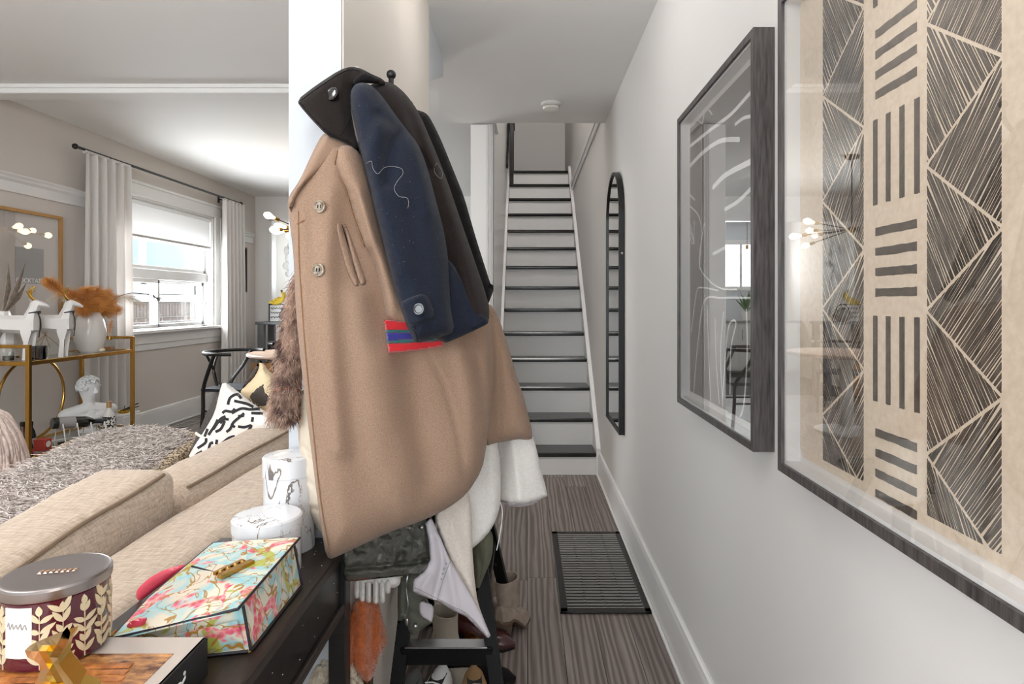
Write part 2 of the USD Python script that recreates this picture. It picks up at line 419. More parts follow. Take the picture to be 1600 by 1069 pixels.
# wall at the far end of the hall, left of the stairs, with fluted casing
struct('wall_stair_left', [box(-0.37, -0.222, 4.06, 8.3, 0, 5.0)], M['trim'])
cs = [box(-0.372, -0.262, 4.035, 4.062, 0, CH - 0.005, 0.004)]
for a in range(4): cs.append(box(-0.262 + a * 0.0105, -0.255 + a * 0.0105, 4.028, 4.062, 0, CH - 0.005, 0.0025))
cs.append(box(-0.262, -0.219, 4.040, 4.07, 0, CH - 0.005))
cs.append(box(-0.226, -0.216, 4.04, 4.13, 0, CH - 0.005, 0.003))
struct('trim_casing', cs, M['trim'])
# stair shaft above; its unseen ceiling closes it to keep it dim
struct('wall_shaft', [box(-0.37, WR + 0.1, 8.2, 8.35, 0, 5.0), box(-0.37, WR + 0.1, 3.93, 4.03, CH + 0.34, 5.0), box(-0.37, WR + 0.1, 3.93, 8.35, 5.0, 5.1)], M['wall'])
struct('trim_stair_ledge', [box(WR - 0.022, WR, 4.03, 8.2, 2.52, 2.575, 0.004), box(WR - 0.013, WR, 4.03, 8.2, 2.47, 2.525, 0.004)], M['trim'])

# staircase
st = thing('staircase', 'white staircase with glossy black treads at the end of the hall', 'stairs', (0.14, D0, 0), kind='structure')
SX0, SX1 = -0.2, 0.487
for k in range(1, 15):
    yr = D0 + (k - 1) * RT; z1 = RH * k - 0.04; z0 = max(0, z1 - RH)
    x0 = SX0 if k < 14 else -0.155
    part(st, 'riser', join([box(x0, SX1, yr, yr + 0.02, z0 - 0.02 if k > 1 else 0, z1 - 0.028), box(x0, SX1, yr - 0.010, yr + 0.001, z1 - 0.042, z1 - 0.028, 0.003)]), M['trim'], smooth=False)
    part(st, 'tread', box(x0, SX1, yr - 0.026, yr + RT + 0.01 if k < 14 else 8.2, z1 - 0.03, z1, 0.008), M['black_paint'])
def skirt(xa, xb, lift=0.06):
    ys, ye = D0 - 0.03, D0 + 13 * RT + 0.0
    s = RH / RT
    return extr_x(Polygon([(ys, 0), (ys, 0.16 + lift - 0.03), (ye, 0.16 + lift - 0.03 + (ye - ys) * s), (ye, 0.16 - 0.25 + (ye - ys) * s), (ys + 0.35, 0)]), xa, xb)
part(st, 'skirt_board', skirt(SX1 - 0.001, WR), M['trim'], smooth=False)
part(st, 'skirt_board', skirt(-0.222, SX0 + 0.002), M['trim'], smooth=False)
nw = thing('stair_newel', 'black stair post and rail at the top left of the staircase', 'post', (-0.175, 6.97, 2.56))
part(nw, 'post', box(-0.196, -0.158, 6.95, 6.99, 2.56, 3.62, 0.004), M['black_paint'])
part(nw, 'rail', bar((-0.177, 6.97, 3.55), (-0.177, 8.19, 3.55), 0.04, 0.05), M['black_paint'])
part(nw, 'lower_rail', bar((-0.205, 6.3, 2.62), (-0.205, 6.97, 3.3), 0.022, 0.045), M['black_paint'])
for k in range(5): part(nw, 'baluster', box(-0.187, -0.167, 7.15 + k * 0.2, 7.17 + k * 0.2, 2.76, 3.54), M['black_paint'])

# left wall with its window opening
W0, W1, WZ0, WZ1 = 5.15, 6.90, 0.955, 2.18
struct('wall_left', [box(WL - 0.2, WL, YF, W0, -0.06, CL), box(WL - 0.2, WL, W1, 10.8, -0.06, CL), box(WL - 0.2, WL, W0, W1, -0.06, WZ0), box(WL - 0.2, WL, W0, W1, WZ1, CL)], M['wall_living'])
baseboard_x('baseboard_left', WL, 1, YF, YB, 0.20)
rail = Polygon([(0, 0), (0.012, 0), (0.016, 0.02), (0.014, 0.07), (0.030, 0.085), (0.034, 0.10), (0.050, 0.112), (0.050, 0.122), (0, 0.122)])
for n_, (a, b) in enumerate(((YF, 5.0), (7.05, 7.86))):
    struct('trim_picture_rail', [extr_y(Polygon([(WL + p, 1.972 + q) for p, q in rail.exterior.coords]), a, b)], M['trim'])
# window: casing, stool, apron, jambs, sashes
win = thing('window_1', 'white framed side window with a sliding lower sash and half drawn roller blind', 'window', (WL, 6.02, WZ0), kind='structure')
X0 = WL
part(win, 'head_casing', join([box(X0, X0 + 0.022, W0 - 0.13, W1 + 0.13, WZ1, WZ1 + 0.115, 0.003), box(X0, X0 + 0.035, W0 - 0.14, W1 + 0.14, WZ1 + 0.108, WZ1 + 0.135, 0.004), box(X0, X0 + 0.028, W0 - 0.135, W1 + 0.135, WZ1 - 0.004, WZ1 + 0.02, 0.003)]), M['trim'])
for a, b in ((W0 - 0.13, W0), (W1, W1 + 0.13)): part(win, 'side_casing', join([box(X0, X0 + 0.022, a, b, WZ0, WZ1, 0.003), box(X0, X0 + 0.030, b - 0.03 if a > 6 else a, b if a > 6 else a + 0.03, WZ0, WZ1, 0.003)]), M['trim'])
part(win, 'sill', box(X0 - 0.12, X0 + 0.06, W0 - 0.15, W1 + 0.15, WZ0 - 0.035, WZ0, 0.007), M['trim'])
part(win, 'apron', join([box(X0, X0 + 0.02, W0 - 0.13, W1 + 0.13, WZ0 - 0.13, WZ0 - 0.035, 0.003), box(X0, X0 + 0.012, W0 - 0.13, W1 + 0.13, WZ0 - 0.19, WZ0 - 0.13, 0.003)]), M['trim'])
part(win, 'jamb', join([box(X0 - 0.19, X0, W0 - 0.001, W0 + 0.02, WZ0, WZ1), box(X0 - 0.19, X0, W1 - 0.02, W1 + 0.001, WZ0, WZ1), box(X0 - 0.19, X0, W0, W1, WZ1 - 0.02, WZ1)]), M['trim'])
xs = X0 - 0.10
def sash(y0, y1, z0, z1, xw, w=0.035):
    return join([box(xw - 0.025, xw + 0.012, y0, y0 + w, z0, z1, 0.004), box(xw - 0.025, xw + 0.012, y1 - w, y1, z0, z1, 0.004), box(xw - 0.025, xw + 0.012, y0, y1, z0, z0 + w, 0.004), box(xw - 0.025, xw + 0.012, y0, y1, z1 - w, z1, 0.004)])
ya, yb = W0 + 0.02, W1 - 0.02
part(win, 'transom', box(xs - 0.03, xs + 0.035, ya, yb, 1.435, 1.535, 0.006), M['trim'])
ym = 5.98
fs = [('upper_sash', ya, yb, 1.535, WZ1 - 0.02, xs), ('lower_sash', ya, ym + 0.03, WZ0 + 0.01, 1.435, xs + 0.012), ('lower_sash', ym - 0.03, yb, WZ0 + 0.01, 1.435, xs - 0.022)]
for nme, y0, y1, z0, z1, xw in fs:
    s_ = part(win, nme, sash(y0, y1, z0, z1, xw), M['trim'])
    part(s_, 'pane', box(xw - 0.008, xw - 0.004, y0 + 0.03, y1 - 0.03, z0 + 0.03, z1 - 0.03), M['pane'], smooth=False)
part(win, 'latch', box(xs + 0.0, xs + 0.02, yb - 0.02, yb - 0.005, 1.13, 1.23, 0.004), M['trim'])
M['blind'] = mat('blind_cloth', (238, 237, 236), 0.8)
def blind_mat():
    N = {'d': ('diffuse_bsdf', {'color': lin((240, 239, 238))}), 't': ('translucent_bsdf', {'color': lin((240, 239, 238))}), 'm': ('mix_closure', {'fac': 0.35})}
    return usdkit.material(stage, '/World/Looks/sheer_blind', N, [('d.BSDF', 'm.closure1'), ('t.BSDF', 'm.closure2')], surface='m.closure')
M['blind'] = blind_mat()
bl = thing('roller_blind', 'white roller blind drawn half way down the side window', 'blind', (X0 - 0.04, 6.02, 1.80))
part(bl, 'cloth', box(X0 - 0.035, X0 - 0.032, ya + 0.01, yb - 0.01, 1.835, 2.15), M['blind'])
part(bl, 'hem_bar', box(X0 - 0.042, X0 - 0.026, ya + 0.005, yb - 0.005, 1.815, 1.84, 0.004), mat('blind_bar', (176, 170, 166), 0.5))
part(bl, 'roller', tube([(X0 - 0.034, ya, 2.138), (X0 - 0.034, yb, 2.138)], 0.02, 12), M['white_matte'])

# back wall of the dining room, opening to the kitchen
struct('wall_back', [box(WL, -3.36, YB, YB + 0.12, 0, CL), box(-3.36, -0.37, YB, YB + 0.12, 2.30, CL), box(-1.45, -0.37, YB, YB + 0.12, 0, 2.3)], M['wall'])
struct('trim_opening', [box(-3.37, -3.33, YB - 0.012, YB + 0.13, 0, 2.32, 0.003), box(-3.37, -1.42, YB - 0.012, YB + 0.13, 2.28, 2.32, 0.003)], M['trim'])
KB = 10.5
kw = (-3.3, -2.2, 1.45, 2.25)
struct('wall_kitchen', [box(WL, kw[0], KB, KB + 0.15, 0, CL), box(kw[1], -0.37, KB, KB + 0.15, 0, CL), box(kw[0], kw[1], KB, KB + 0.15, 0, kw[2]), box(kw[0], kw[1], KB, KB + 0.15, kw[3], CL)], M['wall_cool'])
struct('wall_stair_side', [box(-0.37, -0.34, 4.3, KB + 0.1, 0, CL), ], M['wall'])
w2 = thing('window_2', 'kitchen window at the far end seen in the picture glass', 'window', (-2.75, KB, 1.45), kind='structure')
part(w2, 'window_frame', join([box(kw[0], kw[1], KB - 0.02, KB + 0.05, kw[2] - 0.03, kw[2] + 0.04), box(kw[0], kw[1], KB - 0.02, KB + 0.05, kw[3] - 0.04, kw[3] + 0.04), box(kw[0] - 0.04, kw[0] + 0.04, KB - 0.02, KB + 0.05, kw[2], kw[3]), box(kw[1] - 0.04, kw[1] + 0.04, KB - 0.02, KB + 0.05, kw[2], kw[3]), box(-2.775, -2.725, KB, KB + 0.04, kw[2], kw[3])]), M['trim'])
part(w2, 'pane', box(kw[0], kw[1], KB + 0.02, KB + 0.024, kw[2], kw[3]), M['pane'], smooth=False)

# front wall behind us; its unseen window and door are placed to light the room
fw, fd = (-3.25, -0.65, 0.70, 2.30), (-0.40, 0.40, 0.0, 2.2)
struct('wall_front', [box(WL, fw[0], YF - 0.15, YF, 0, CL), box(fw[0], fw[1], YF - 0.15, YF, 0, fw[2]), box(fw[0], fw[1], YF - 0.15, YF, fw[3], CL), box(fw[1], fd[0], YF - 0.15, YF, 0, CL), box(fd[0], fd[1], YF - 0.15, YF, fd[3], CL), box(fd[1], WR, YF - 0.15, YF, 0, CL)], M['wall'])
w3 = thing('window_3', 'unseen wide front window of the living room behind the viewer', 'window', (-1.95, YF, 0.70), kind='structure')
part(w3, 'window_frame', join([box(fw[0], fw[1], YF - 0.1, YF - 0.04, z, z + 0.05) for z in (fw[2], fw[3] - 0.05)] + [box(x_, x_ + 0.05, YF - 0.1, YF - 0.04, fw[2], fw[3]) for x_ in (fw[0], -2.0, fw[1] - 0.05)]), M['trim'])
part(w3, 'pane', box(fw[0], fw[1], YF - 0.08, YF - 0.075, fw[2], fw[3]), M['pane'], smooth=False)
d1 = thing('door_1', 'unseen white glazed front door behind the viewer', 'door', (0, YF, 0), kind='structure')
part(d1, 'door_frame', join([box(fd[0], fd[0] + 0.12, YF - 0.1, YF - 0.05, 0, fd[3]), box(fd[1] - 0.12, fd[1], YF - 0.1, YF - 0.05, 0, fd[3]), box(fd[0], fd[1], YF - 0.1, YF - 0.05, 0, 0.3), box(fd[0], fd[1], YF - 0.1, YF - 0.05, 2.05, fd[3])]), M['trim'])
part(d1, 'pane', box(fd[0], fd[1], YF - 0.08, YF - 0.075, 0.2, 2.1), M['pane'], smooth=False)

# outside: the neighbour's brick house
def brick_mat():
    N = {'t': ('geometry', {}), 's': ('separate_xyz', {}), 'c': ('combine_xyz', {}), 'b': ('brick_texture', {'color1': lin((168, 142, 132)), 'color2': lin((140, 120, 116)), 'mortar': lin((205, 200, 196)), 'scale': 1.0, 'brick_width': 0.22, 'row_height': 0.075, 'mortar_size': 0.008}), 'p': ('principled_bsdf', {'roughness': 0.9})}
    L = [('t.position', 's.vector'), ('s.y', 'c.x'), ('s.z', 'c.y'), ('c.vector', 'b.vector'), ('b.color', 'p.base_color')]
    return usdkit.material(stage, '/World/Looks/neighbour_brick', N, L, surface='p.BSDF')
M['brick'] = brick_mat()
hs = thing('neighbour_house', 'brick house next door with white framed window, through the side window', 'house', (-6.6, 9.0, 0))
HX = -6.0
part(hs, 'wall', box(HX - 0.4, HX, 4.5, 16, -0.5, 5.5), M['brick'])
part(hs, 'pier', box(HX, HX + 0.30, 11.35, 12.1, -0.5, 5.5), M['brick'])
f_ = part(hs, 'window_frame', join([box(HX, HX + 0.06, 7.8, 11.1, 2.28, 2.55), box(HX, HX + 0.06, 7.8, 11.1, 1.35, 1.56), box(HX, HX + 0.06, 7.8, 8.0, 1.5, 2.3), box(HX, HX + 0.06, 10.85, 11.35, 1.35, 2.55), box(HX, HX + 0.06, 9.35, 9.50, 1.5, 2.3)]), M['white_matte'])
M['teal_pane'] = mat('reflecting_pane', (186, 214, 214), 0.15)
for a, b in ((8.0, 9.35), (9.5, 10.85)): part(f_, 'pane', box(HX, HX + 0.025, a, b, 1.56, 2.28), M['teal_pane'], smooth=False)
for k in range(44): part(hs, 'soldier_brick', box(HX, HX + 0.035, 7.6 + k * 0.085, 7.67 + k * 0.085, 0.98, 1.20), mat('soldier_brick', (150, 132, 126), 0.9) if k == 0 else stage.GetPrimAtPath('/World/Looks/soldier_brick') and UsdShade.Material.Get(stage, '/World/Looks/soldier_brick'), smooth=False)
part(hs, 'stone_band', box(HX, HX + 0.05, 4.5, 16, 1.22, 1.34), M['white_matte'])
M['ground'] = mat('yard_concrete', (190, 188, 184), 0.9, col2=(170, 168, 164), scale=3, pos=True)
single('yard_ground', [box(-12, WL - 0.2, -6, 20, -0.6, -0.5)], M['ground'], 'pale concrete yard between the houses', 'ground', kind='structure')
# hedge behind the kitchen
rg = np.random.default_rng(5)
hb = []
for k in range(60):
    c_ = (rg.uniform(-5.5, 0.5), rg.uniform(13.6, 14.4), rg.uniform(0.4, 3.3)); m_ = ball(c_, rg.uniform(0.3, 0.6), 2)
    m_.vertices = m_.vertices + rg.normal(0, 0.03, m_.vertices.shape); hb.append(m_)
single('hedge', hb, mat('hedge_green', (92, 132, 66), 0.8, col2=(150, 185, 110), scale=5, bump=0.8, bscale=14, dist=0.05), 'green hedge beyond the kitchen window', 'hedge')

# hall details
sd = thing('smoke_detector', 'round white smoke detector on the hall ceiling', 'smoke detector', (0.145, 3.63, CH - 0.04))
part(sd, 'base', lathe([(0, 0.026), (0.060, 0.026), (0.060, 0.040), (0, 0.040)], (0, 0, 0), 28), M['white_matte'], local=True)
part(sd, 'body', lathe([(0, 0), (0.030, 0.0), (0.046, 0.004), (0.051, 0.012), (0.051, 0.028), (0, 0.028)], (0, 0, 0), 28), mat('detector_plastic', (236, 232, 226), 0.4), local=True)
part(sd, 'vent_ring', lathe([(0.0505, 0.017), (0.0525, 0.017), (0.0525, 0.021), (0.0505, 0.021)], (0, 0, 0), 28), M['grey_paper'], local=True)

# added ceiling lamps out of view: fill light for hall, rooms and stairs
M['fill_lamp_glow'] = usdkit.material(stage, '/World/Looks/fill_lamp_glow', {'e': ('emission', {'color': lin((252, 249, 246)), 'strength': 10.5})}, [], surface='e.emission')
def fill_lamp(label, c, r):
    t = thing('ceiling_lamp', label, 'lamp', (c[0], c[1], c[2] - .2))
    part(t, 'base', lathe([(0, -.03), (r * .9, -.03), (r * .9, 0), (0, 0)], c, 36), M['white_matte'])
    part(t, 'shade', lathe([(0, -.20), (r * .5, -.192), (r * .85, -.165), (r * 1.05, -.12), (r, -.06), (r * .8, -.03), (0, -.03)], c, 36), M['fill_lamp_glow'])
fill_lamp('added round white fill lamp on the hall ceiling above the viewer', (-0.25, 0.20, CH), .135)
fill_lamp('added round white fill lamp on the hall ceiling ahead of the viewer', (-0.02, 1.95, CH), .048)
fill_lamp('added round white fill lamp on the living room ceiling above the sofa', (-2.1, 1.55, CL), .37)
fill_lamp('added round white fill lamp on the ceiling at the top of the stairs', (0.15, 4.5, 5.0), .36)
fill_lamp('added round white fill lamp on the kitchen ceiling', (-1.4, 9.2, CL), .15)

# floor register in the hall
vt = thing('floor_vent', 'black slatted floor vent in the hall floor beside the white baseboard', 'floor vent', (0.31, 2.775, 0))
vx0, vx1, vy0, vy1, fwid = 0.130, 0.492, 2.36, 3.19, 0.032
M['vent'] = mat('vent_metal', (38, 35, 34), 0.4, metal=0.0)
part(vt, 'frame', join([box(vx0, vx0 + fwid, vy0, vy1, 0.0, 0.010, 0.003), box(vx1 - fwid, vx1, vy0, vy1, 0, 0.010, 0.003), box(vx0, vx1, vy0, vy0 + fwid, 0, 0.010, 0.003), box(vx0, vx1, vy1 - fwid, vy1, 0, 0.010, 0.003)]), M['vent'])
part(vt, 'tray', box(vx0 + 0.01, vx1 - 0.01, vy0 + 0.01, vy1 - 0.01, 0.0002, 0.0015), mat('vent_shadow', (18, 16, 16), 0.8), smooth=False)  # black sheet imitates the shade under the slats
nsl = 30
M['vent_slat'] = mat('vent_slat', (150, 146, 142), 0.35)
for k in range(nsl):
    yy = vy0 + fwid + 0.006 + k * (vy1 - vy0 - 2 * fwid - 0.012) / (nsl - 1)
    part(vt, 'slat', box(vx0 + fwid - 0.002, vx1 - fwid + 0.002, yy - 0.0035, yy + 0.0035, 0.002, 0.009, 0.0012), M['vent_slat'], smooth=False)
for k in range(3):
    xx = vx0 + fwid + (k + 1) * (vx1 - vx0 - 2 * fwid) / 4
    part(vt, 'cross_bar', box(xx - 0.003, xx + 0.003, vy0 + fwid, vy1 - fwid, 0.0015, 0.006), M['vent'], smooth=False)
lv = thing('floor_register', 'small grey floor register beside the left wall under the window', 'floor vent', (-3.38, 6.1, 0))
part(lv, 'frame', join([box(-3.45, -3.31, 5.85, 5.875, 0, 0.008), box(-3.45, -3.31, 6.325, 6.35, 0, 0.008), box(-3.45, -3.43, 5.85, 6.35, 0, 0.008), box(-3.33, -3.31, 5.85, 6.35, 0, 0.008)]), M['vent_slat'])
for k in range(8): part(lv, 'slat', box(-3.43, -3.33, 5.9 + k * 0.055, 5.925 + k * 0.055, 0.001, 0.006), M['vent_slat'], smooth=False)

# arched mirror
mr = thing('arched_mirror', 'tall arched mirror with a black metal frame on the right hall wall', 'mirror', (WR, 3.455, 0.51))
def arch(y0, y1, z0, z1, n=24):
    r = (y1 - y0) / 2; c_ = (y0 + y1) / 2; zc = z1 - r
    return Polygon([(y0, z0), (y1, z0), (y1, zc)] + [(c_ + r * math.cos(a), zc + r * math.sin(a)) for a in np.linspace(0, PI, n)[1:-1]] + [(y0, zc)])
A_ = arch(3.19, 3.72, 0.515, 1.945)
part(mr, 'frame', extr_x(A_.difference(A_.buffer(-0.016)), 0.484, WR - 0.001), M['black_metal'])
part(mr, 'mirror_glass', extr_x(A_.buffer(-0.012), 0.492, 0.497), M['mirror'], smooth=False)
part(mr, 'backing', extr_x(A_.buffer(-0.012), 0.4975, WR - 0.001), M['black_metal'], smooth=False)
part(mr, 'screw', aim(lathe([(0.007, 0), (0.007, 0.003), (0.003, 0.005)], seg=12), (0.5, 3.1905, 1.47), (0, -1, 0)), M['steel'])

# framed pictures on the right wall
def frame_wood():
    N = {'t': ('geometry', {}), 'm': ('mapping', {'scale': (60, 60, 5)}), 'n': ('noise_texture', {'scale': 3, 'detail': 5}), 'r': ('rgb_ramp', {'ramp': [(0.3, lin((44, 40, 40))), (0.62, lin((86, 80, 78)))]}), 'p': ('principled_bsdf', {'roughness': 0.5}), 'b': ('bump', {'strength': 0.3, 'distance': 0.001})}
    return usdkit.material(stage, '/World/Looks/frame_wood', N, [('t.position', 'm.vector'), ('m.vector', 'n.vector'), ('n.fac', 'r.fac'), ('r.color', 'p.base_color'), ('n.fac', 'b.height'), ('b.normal', 'p.normal')], surface='p.BSDF')
M['frame_wood'] = frame_wood()
M['linen'] = mat('print_linen', (226, 210, 190), 0.85, col2=(214, 196, 174), scale=90, bump=0.2, bscale=300, pos=True, dist=0.001)
M['ink'] = mat('print_ink', (62, 56, 52), 0.85, col2=(92, 84, 76), scale=60, pos=True)
XF, XA = 0.470, 0.500
def picture_frame(label, y0, y1, z0, z1, depth_pad, board):
    t = thing('framed_picture', label, 'picture', (WR, (y0 + y1) / 2, z0))
    w = 0.016
    R = Polygon([(y0, z0), (y1, z0), (y1, z1), (y0, z1)]); inner = R.buffer(-w, join_style=2)
    part(t, 'frame', extr_x(R.difference(inner), XF, WR - 0.001), M['frame_wood'], smooth=False)
    part(t, 'spacer', extr_x(inner.difference(inner.buffer(-0.006, join_style=2)), XF + 0.006, XA + 0.004), M['white_matte'], smooth=False)
    part(t, 'backing_board', extr_x(inner, XA + 0.003, XA + 0.009), board, smooth=False)
    part(t, 'glass', extr_x(inner, XF + 0.004, XF + 0.0055), M['picture_glass'], smooth=False)
    return t, inner
big, inn = picture_frame('large block print picture in a dark wood shadow box frame, nearest on the right wall', 0.50, 1.139, 0.897, 1.780, 0, M['paper'])
lin_ = Polygon([(0.548, 0.930), (1.100, 0.930), (1.112, 0.945), (1.112, 1.765), (0.548, 1.765)])
lp = part(big, 'print_cloth', extr_x(lin_, XA, XA + 0.003), M['linen'], smooth=False)
def hatch(ya, yb, zv_l, zv_r, seed):
    """Zigzag column of triangles, each hatched in its own direction; ya far edge, yb near edge."""
    r_ = random.Random(seed); out = []
    P = Polygon([(ya, 0.945), (yb, 0.945), (yb, 1.752), (ya, 1.752)])
    L_, R_ = sorted(zv_l), sorted(zv_r)
    tris = []
    for i in range(len(L_) - 1):
        m_ = [z for z in R_ if L_[i] < z < L_[i + 1]]
        if m_: tris.append(([(ya, L_[i]), (ya, L_[i + 1]), (yb, m_[0])], 1))
    for i in range(len(R_) - 1):
        m_ = [z for z in L_ if R_[i] < z < R_[i + 1]]
        if m_: tris.append(([(yb, R_[i]), (yb, R_[i + 1]), (ya, m_[0])], -1))
    for tr, sg in tris:
        T = Polygon(tr).buffer(-0.0022, join_style=2).intersection(P)
        if T.is_empty: continue
        ang = (58 if sg > 0 else 128) + r_.uniform(-5, 5)
        d = np.array([math.cos(math.radians(ang)), math.sin(math.radians(ang))]); n_ = np.array([-d[1], d[0]])
        c_ = np.array(T.centroid.coords[0]); o = -0.16
        while o < 0.16:
            w = r_.uniform(0.0008, 0.0034); g = r_.uniform(0.0006, 0.0019)
            tw = r_.uniform(-0.03, 0.03); dd = d + n_ * tw
            q = [c_ + n_ * o - dd * .3, c_ + n_ * o + dd * .3, c_ + n_ * (o + w) + dd * .3, c_ + n_ * (o + w) - dd * .3]
            I = Polygon(q).intersection(T)
            if I.area > 4e-7 and I.geom_type == 'Polygon': out.append(I)
            o += w + g
    return trimesh.util.concatenate([extr_x(p, XA - 0.0006, XA + 0.0004) for p in out])
ZL = [0.84, 1.02, 1.20, 1.381, 1.559, 1.74, 1.92]; ZR = [0.93, 1.11, 1.289, 1.469, 1.649, 1.83]
part(lp, 'hatched_column', hatch(1.028, 0.900, ZL, ZR, 1), M['ink'], smooth=False)
part(lp, 'hatched_column', hatch(0.761, 0.638, ZL, ZR, 2), M['ink'], smooth=False)
def rough_bar(y0, y1, z0, z1, r_):
    n = 9; a = [(y0 + (y1 - y0) * i / n, z0 + r_.uniform(-.0006, .0006)) for i in range(n + 1)] + [(y1 + (y0 - y1) * i / n, z1 + r_.uniform(-.0006, .0006)) for i in range(n + 1)]
    return extr_x(Polygon(a).buffer(0), XA - 0.0008, XA + 0.0004)
r_ = random.Random(9)
for zc in (1.550, 1.268, 0.981):
    for k in range(4): part(lp, 'printed_bar', rough_bar(0.779, 0.871, zc + (k - 1.5) * 0.029 - 0.0058, zc + (k - 1.5) * 0.029 + 0.0058, r_), M['ink'], smooth=False)
for zc in (1.695, 1.411, 1.130):
    for k in range(4): part(lp, 'printed_bar', rough_bar(0.825 + (k - 1.5) * 0.031 - 0.0052, 0.825 + (k - 1.5) * 0.031 + 0.0052, zc - 0.061, zc + 0.061, r_), M['ink'], smooth=False)

M['dark_print'] = mat('dark_print', (64, 57, 54), 0.8, col2=(76, 68, 64), scale=30, pos=True)
small, inn2 = picture_frame('dark brown picture of loose white brush lines in a deep wood frame', 1.261, 1.90, 0.900, 1.782, 0, M['paper'])
sp_ = part(small, 'print_sheet', extr_x(Polygon([(1.300, 0.940), (1.862, 0.940), (1.862, 1.742), (1.300, 1.742)]), XA, XA + 0.003), M['dark_print'], smooth=False)
cr1 = lambda l: [(1040 + a / 2.545, b / 2.545) for a, b in l]
cr2 = lambda l: [(1040 + a / 1.4875, 350 + b / 1.4875) for a, b in l]
sk = [(cr1([(93, 585), (180, 515), (260, 455), (345, 360)]), .010), (cr1([(93, 665), (150, 605), (220, 560), (292, 555)]), .012), (cr1([(190, 745), (240, 695), (345, 640)]), .014), (cr1([(238, 832), (290, 800), (345, 745)]), .010),
      (cr1([(278, 495), (310, 470), (345, 462)]), .008), (cr1([(190, 1010), (237, 985)]), .009), (cr1([(93, 770), (115, 795)]), .006), (cr1([(93, 815), (140, 885), (135, 1069)]), .003), (cr1([(95, 935), (110, 970), (115, 880)]), .003), (cr1([(120, 460), (145, 490), (160, 430), (185, 455)]), .004),
      (cr2([(57, 0), (67, 45), (55, 10)]), .003), (cr2([(90, 0), (78, 90), (100, 130), (130, 150), (165, 152)]), .004), (cr2([(60, 250), (72, 160), (85, 148), (122, 155)]), .004), (cr2([(65, 395), (75, 280), (90, 180), (130, 172), (200, 172)]), .005), (cr2([(97, 190), (100, 300), (105, 410)]), .003), (cr2([(115, 220), (118, 320), (125, 418)]), .003), (cr2([(135, 205), (128, 300), (133, 425)]), .004),
      (cr2([(150, 395), (152, 290), (164, 230), (148, 235), (140, 300), (132, 420)]), .005), (cr2([(170, 455), (182, 420), (190, 300), (188, 200)]), .006)]
for pts, w in sk:
    pp = [(XA * FPX / max(a - VX, 1), EYE - (b - VY) * XA / max(a - VX, 1)) for a, b in pts]
    g_ = LineString(spline(pp, 6)).buffer(w / 2).intersection(Polygon([(1.302, 0.942), (1.860, 0.942), (1.860, 1.740), (1.302, 1.740)]))
    for q_ in getattr(g_, 'geoms', [g_]):
        if q_.area > 1e-6: part(sp_, 'brush_line', extr_x(q_.simplify(0.0004), XA - 0.0008, XA + 0.0004), M['white_print'], smooth=False)

# ------------------------------------------------------------------ living room furniture
def weave_mat(name, c1, c2, s=260):
    N = {'t': ('texture_coordinate', {}), 'w1': ('noise_texture', {'scale': s, 'detail': 2}), 'w2': ('noise_texture', {'scale': s, 'detail': 2}),
         'm1': ('mapping', {'scale': (1, 0.12, 1)}), 'm2': ('mapping', {'scale': (0.12, 1, 0.3)}), 'mx': ('mix', {'fac': 0.5}), 'r': ('rgb_ramp', {'ramp': [(0.34, lin(c1)), (0.66, lin(c2))]}),
         'b': ('bump', {'strength': 0.35, 'distance': 0.0015}), 'p': ('principled_bsdf', {'roughness': 0.9, 'sheen_weight': 0.2, 'specular_ior_level': 0.2})}
    L = [('t.object', 'm1.vector'), ('t.object', 'm2.vector'), ('m1.vector', 'w1.vector'), ('m2.vector', 'w2.vector'), ('w1.color', 'mx.color1'), ('w2.color', 'mx.color2'), ('mx.color', 'r.fac'), ('r.color', 'p.base_color'), ('mx.color', 'b.height'), ('b.normal', 'p.normal')]
    return usdkit.material(stage, '/World/Looks/' + name, N, L, surface='p.BSDF')
M['sofa'] = weave_mat('sofa_linen', (158, 138, 119), (212, 194, 175))
M['sofa_piping'] = mat('sofa_piping', (134, 114, 94), 0.9)

def soft_box(x0, x1, y0, y1, z0, z1, e=(0.22, 0.1, 0.3), puff=0.02, n=26, ns=0.006, seed=0, sag=0.0):
    """A cushion: a rounded box whose faces swell."""
    b = trimesh.creation.box([2, 2, 2]); v, f = trimesh.remesh.subdivide_loop(b.vertices, b.faces, iterations=0) if False else (b.vertices, b.faces)
    m = b
    for _ in range(5): m = m.subdivide()
    v = m.vertices.copy(); h = np.array([x1 - x0, y1 - y0, z1 - z0]) / 2; c = np.array([x0 + x1, y0 + y1, z0 + z1]) / 2
    r = min(h) * 0.45
    P = v * h; Q = np.clip(P, -(h - r), h - r); D = P - Q; ln = np.linalg.norm(D, axis=1, keepdims=True); P = Q + np.where(ln > 1e-9, D / np.maximum(ln, 1e-9) * np.minimum(ln, r), 0)
    u = v
    sw = np.stack([(1 - u[:, (i + 1) % 3] ** 2) * (1 - u[:, (i + 2) % 3] ** 2) * u[:, i] * (np.abs(u[:, i]) > 0.5) for i in range(3)], 1)
    P = P + sw * puff + (np.stack([meshkit.fbm(P * 7 + 10 * i, 3, seed + i) for i in range(3)], 1) - 0.5) * ns * 2
    P = P + c; P[:, 2] -= sag * np.clip(y1 - P[:, 1], 0, 2) * (P[:, 2] - z0) / (z1 - z0)
    return trimesh.Trimesh(P, m.faces, process=False)

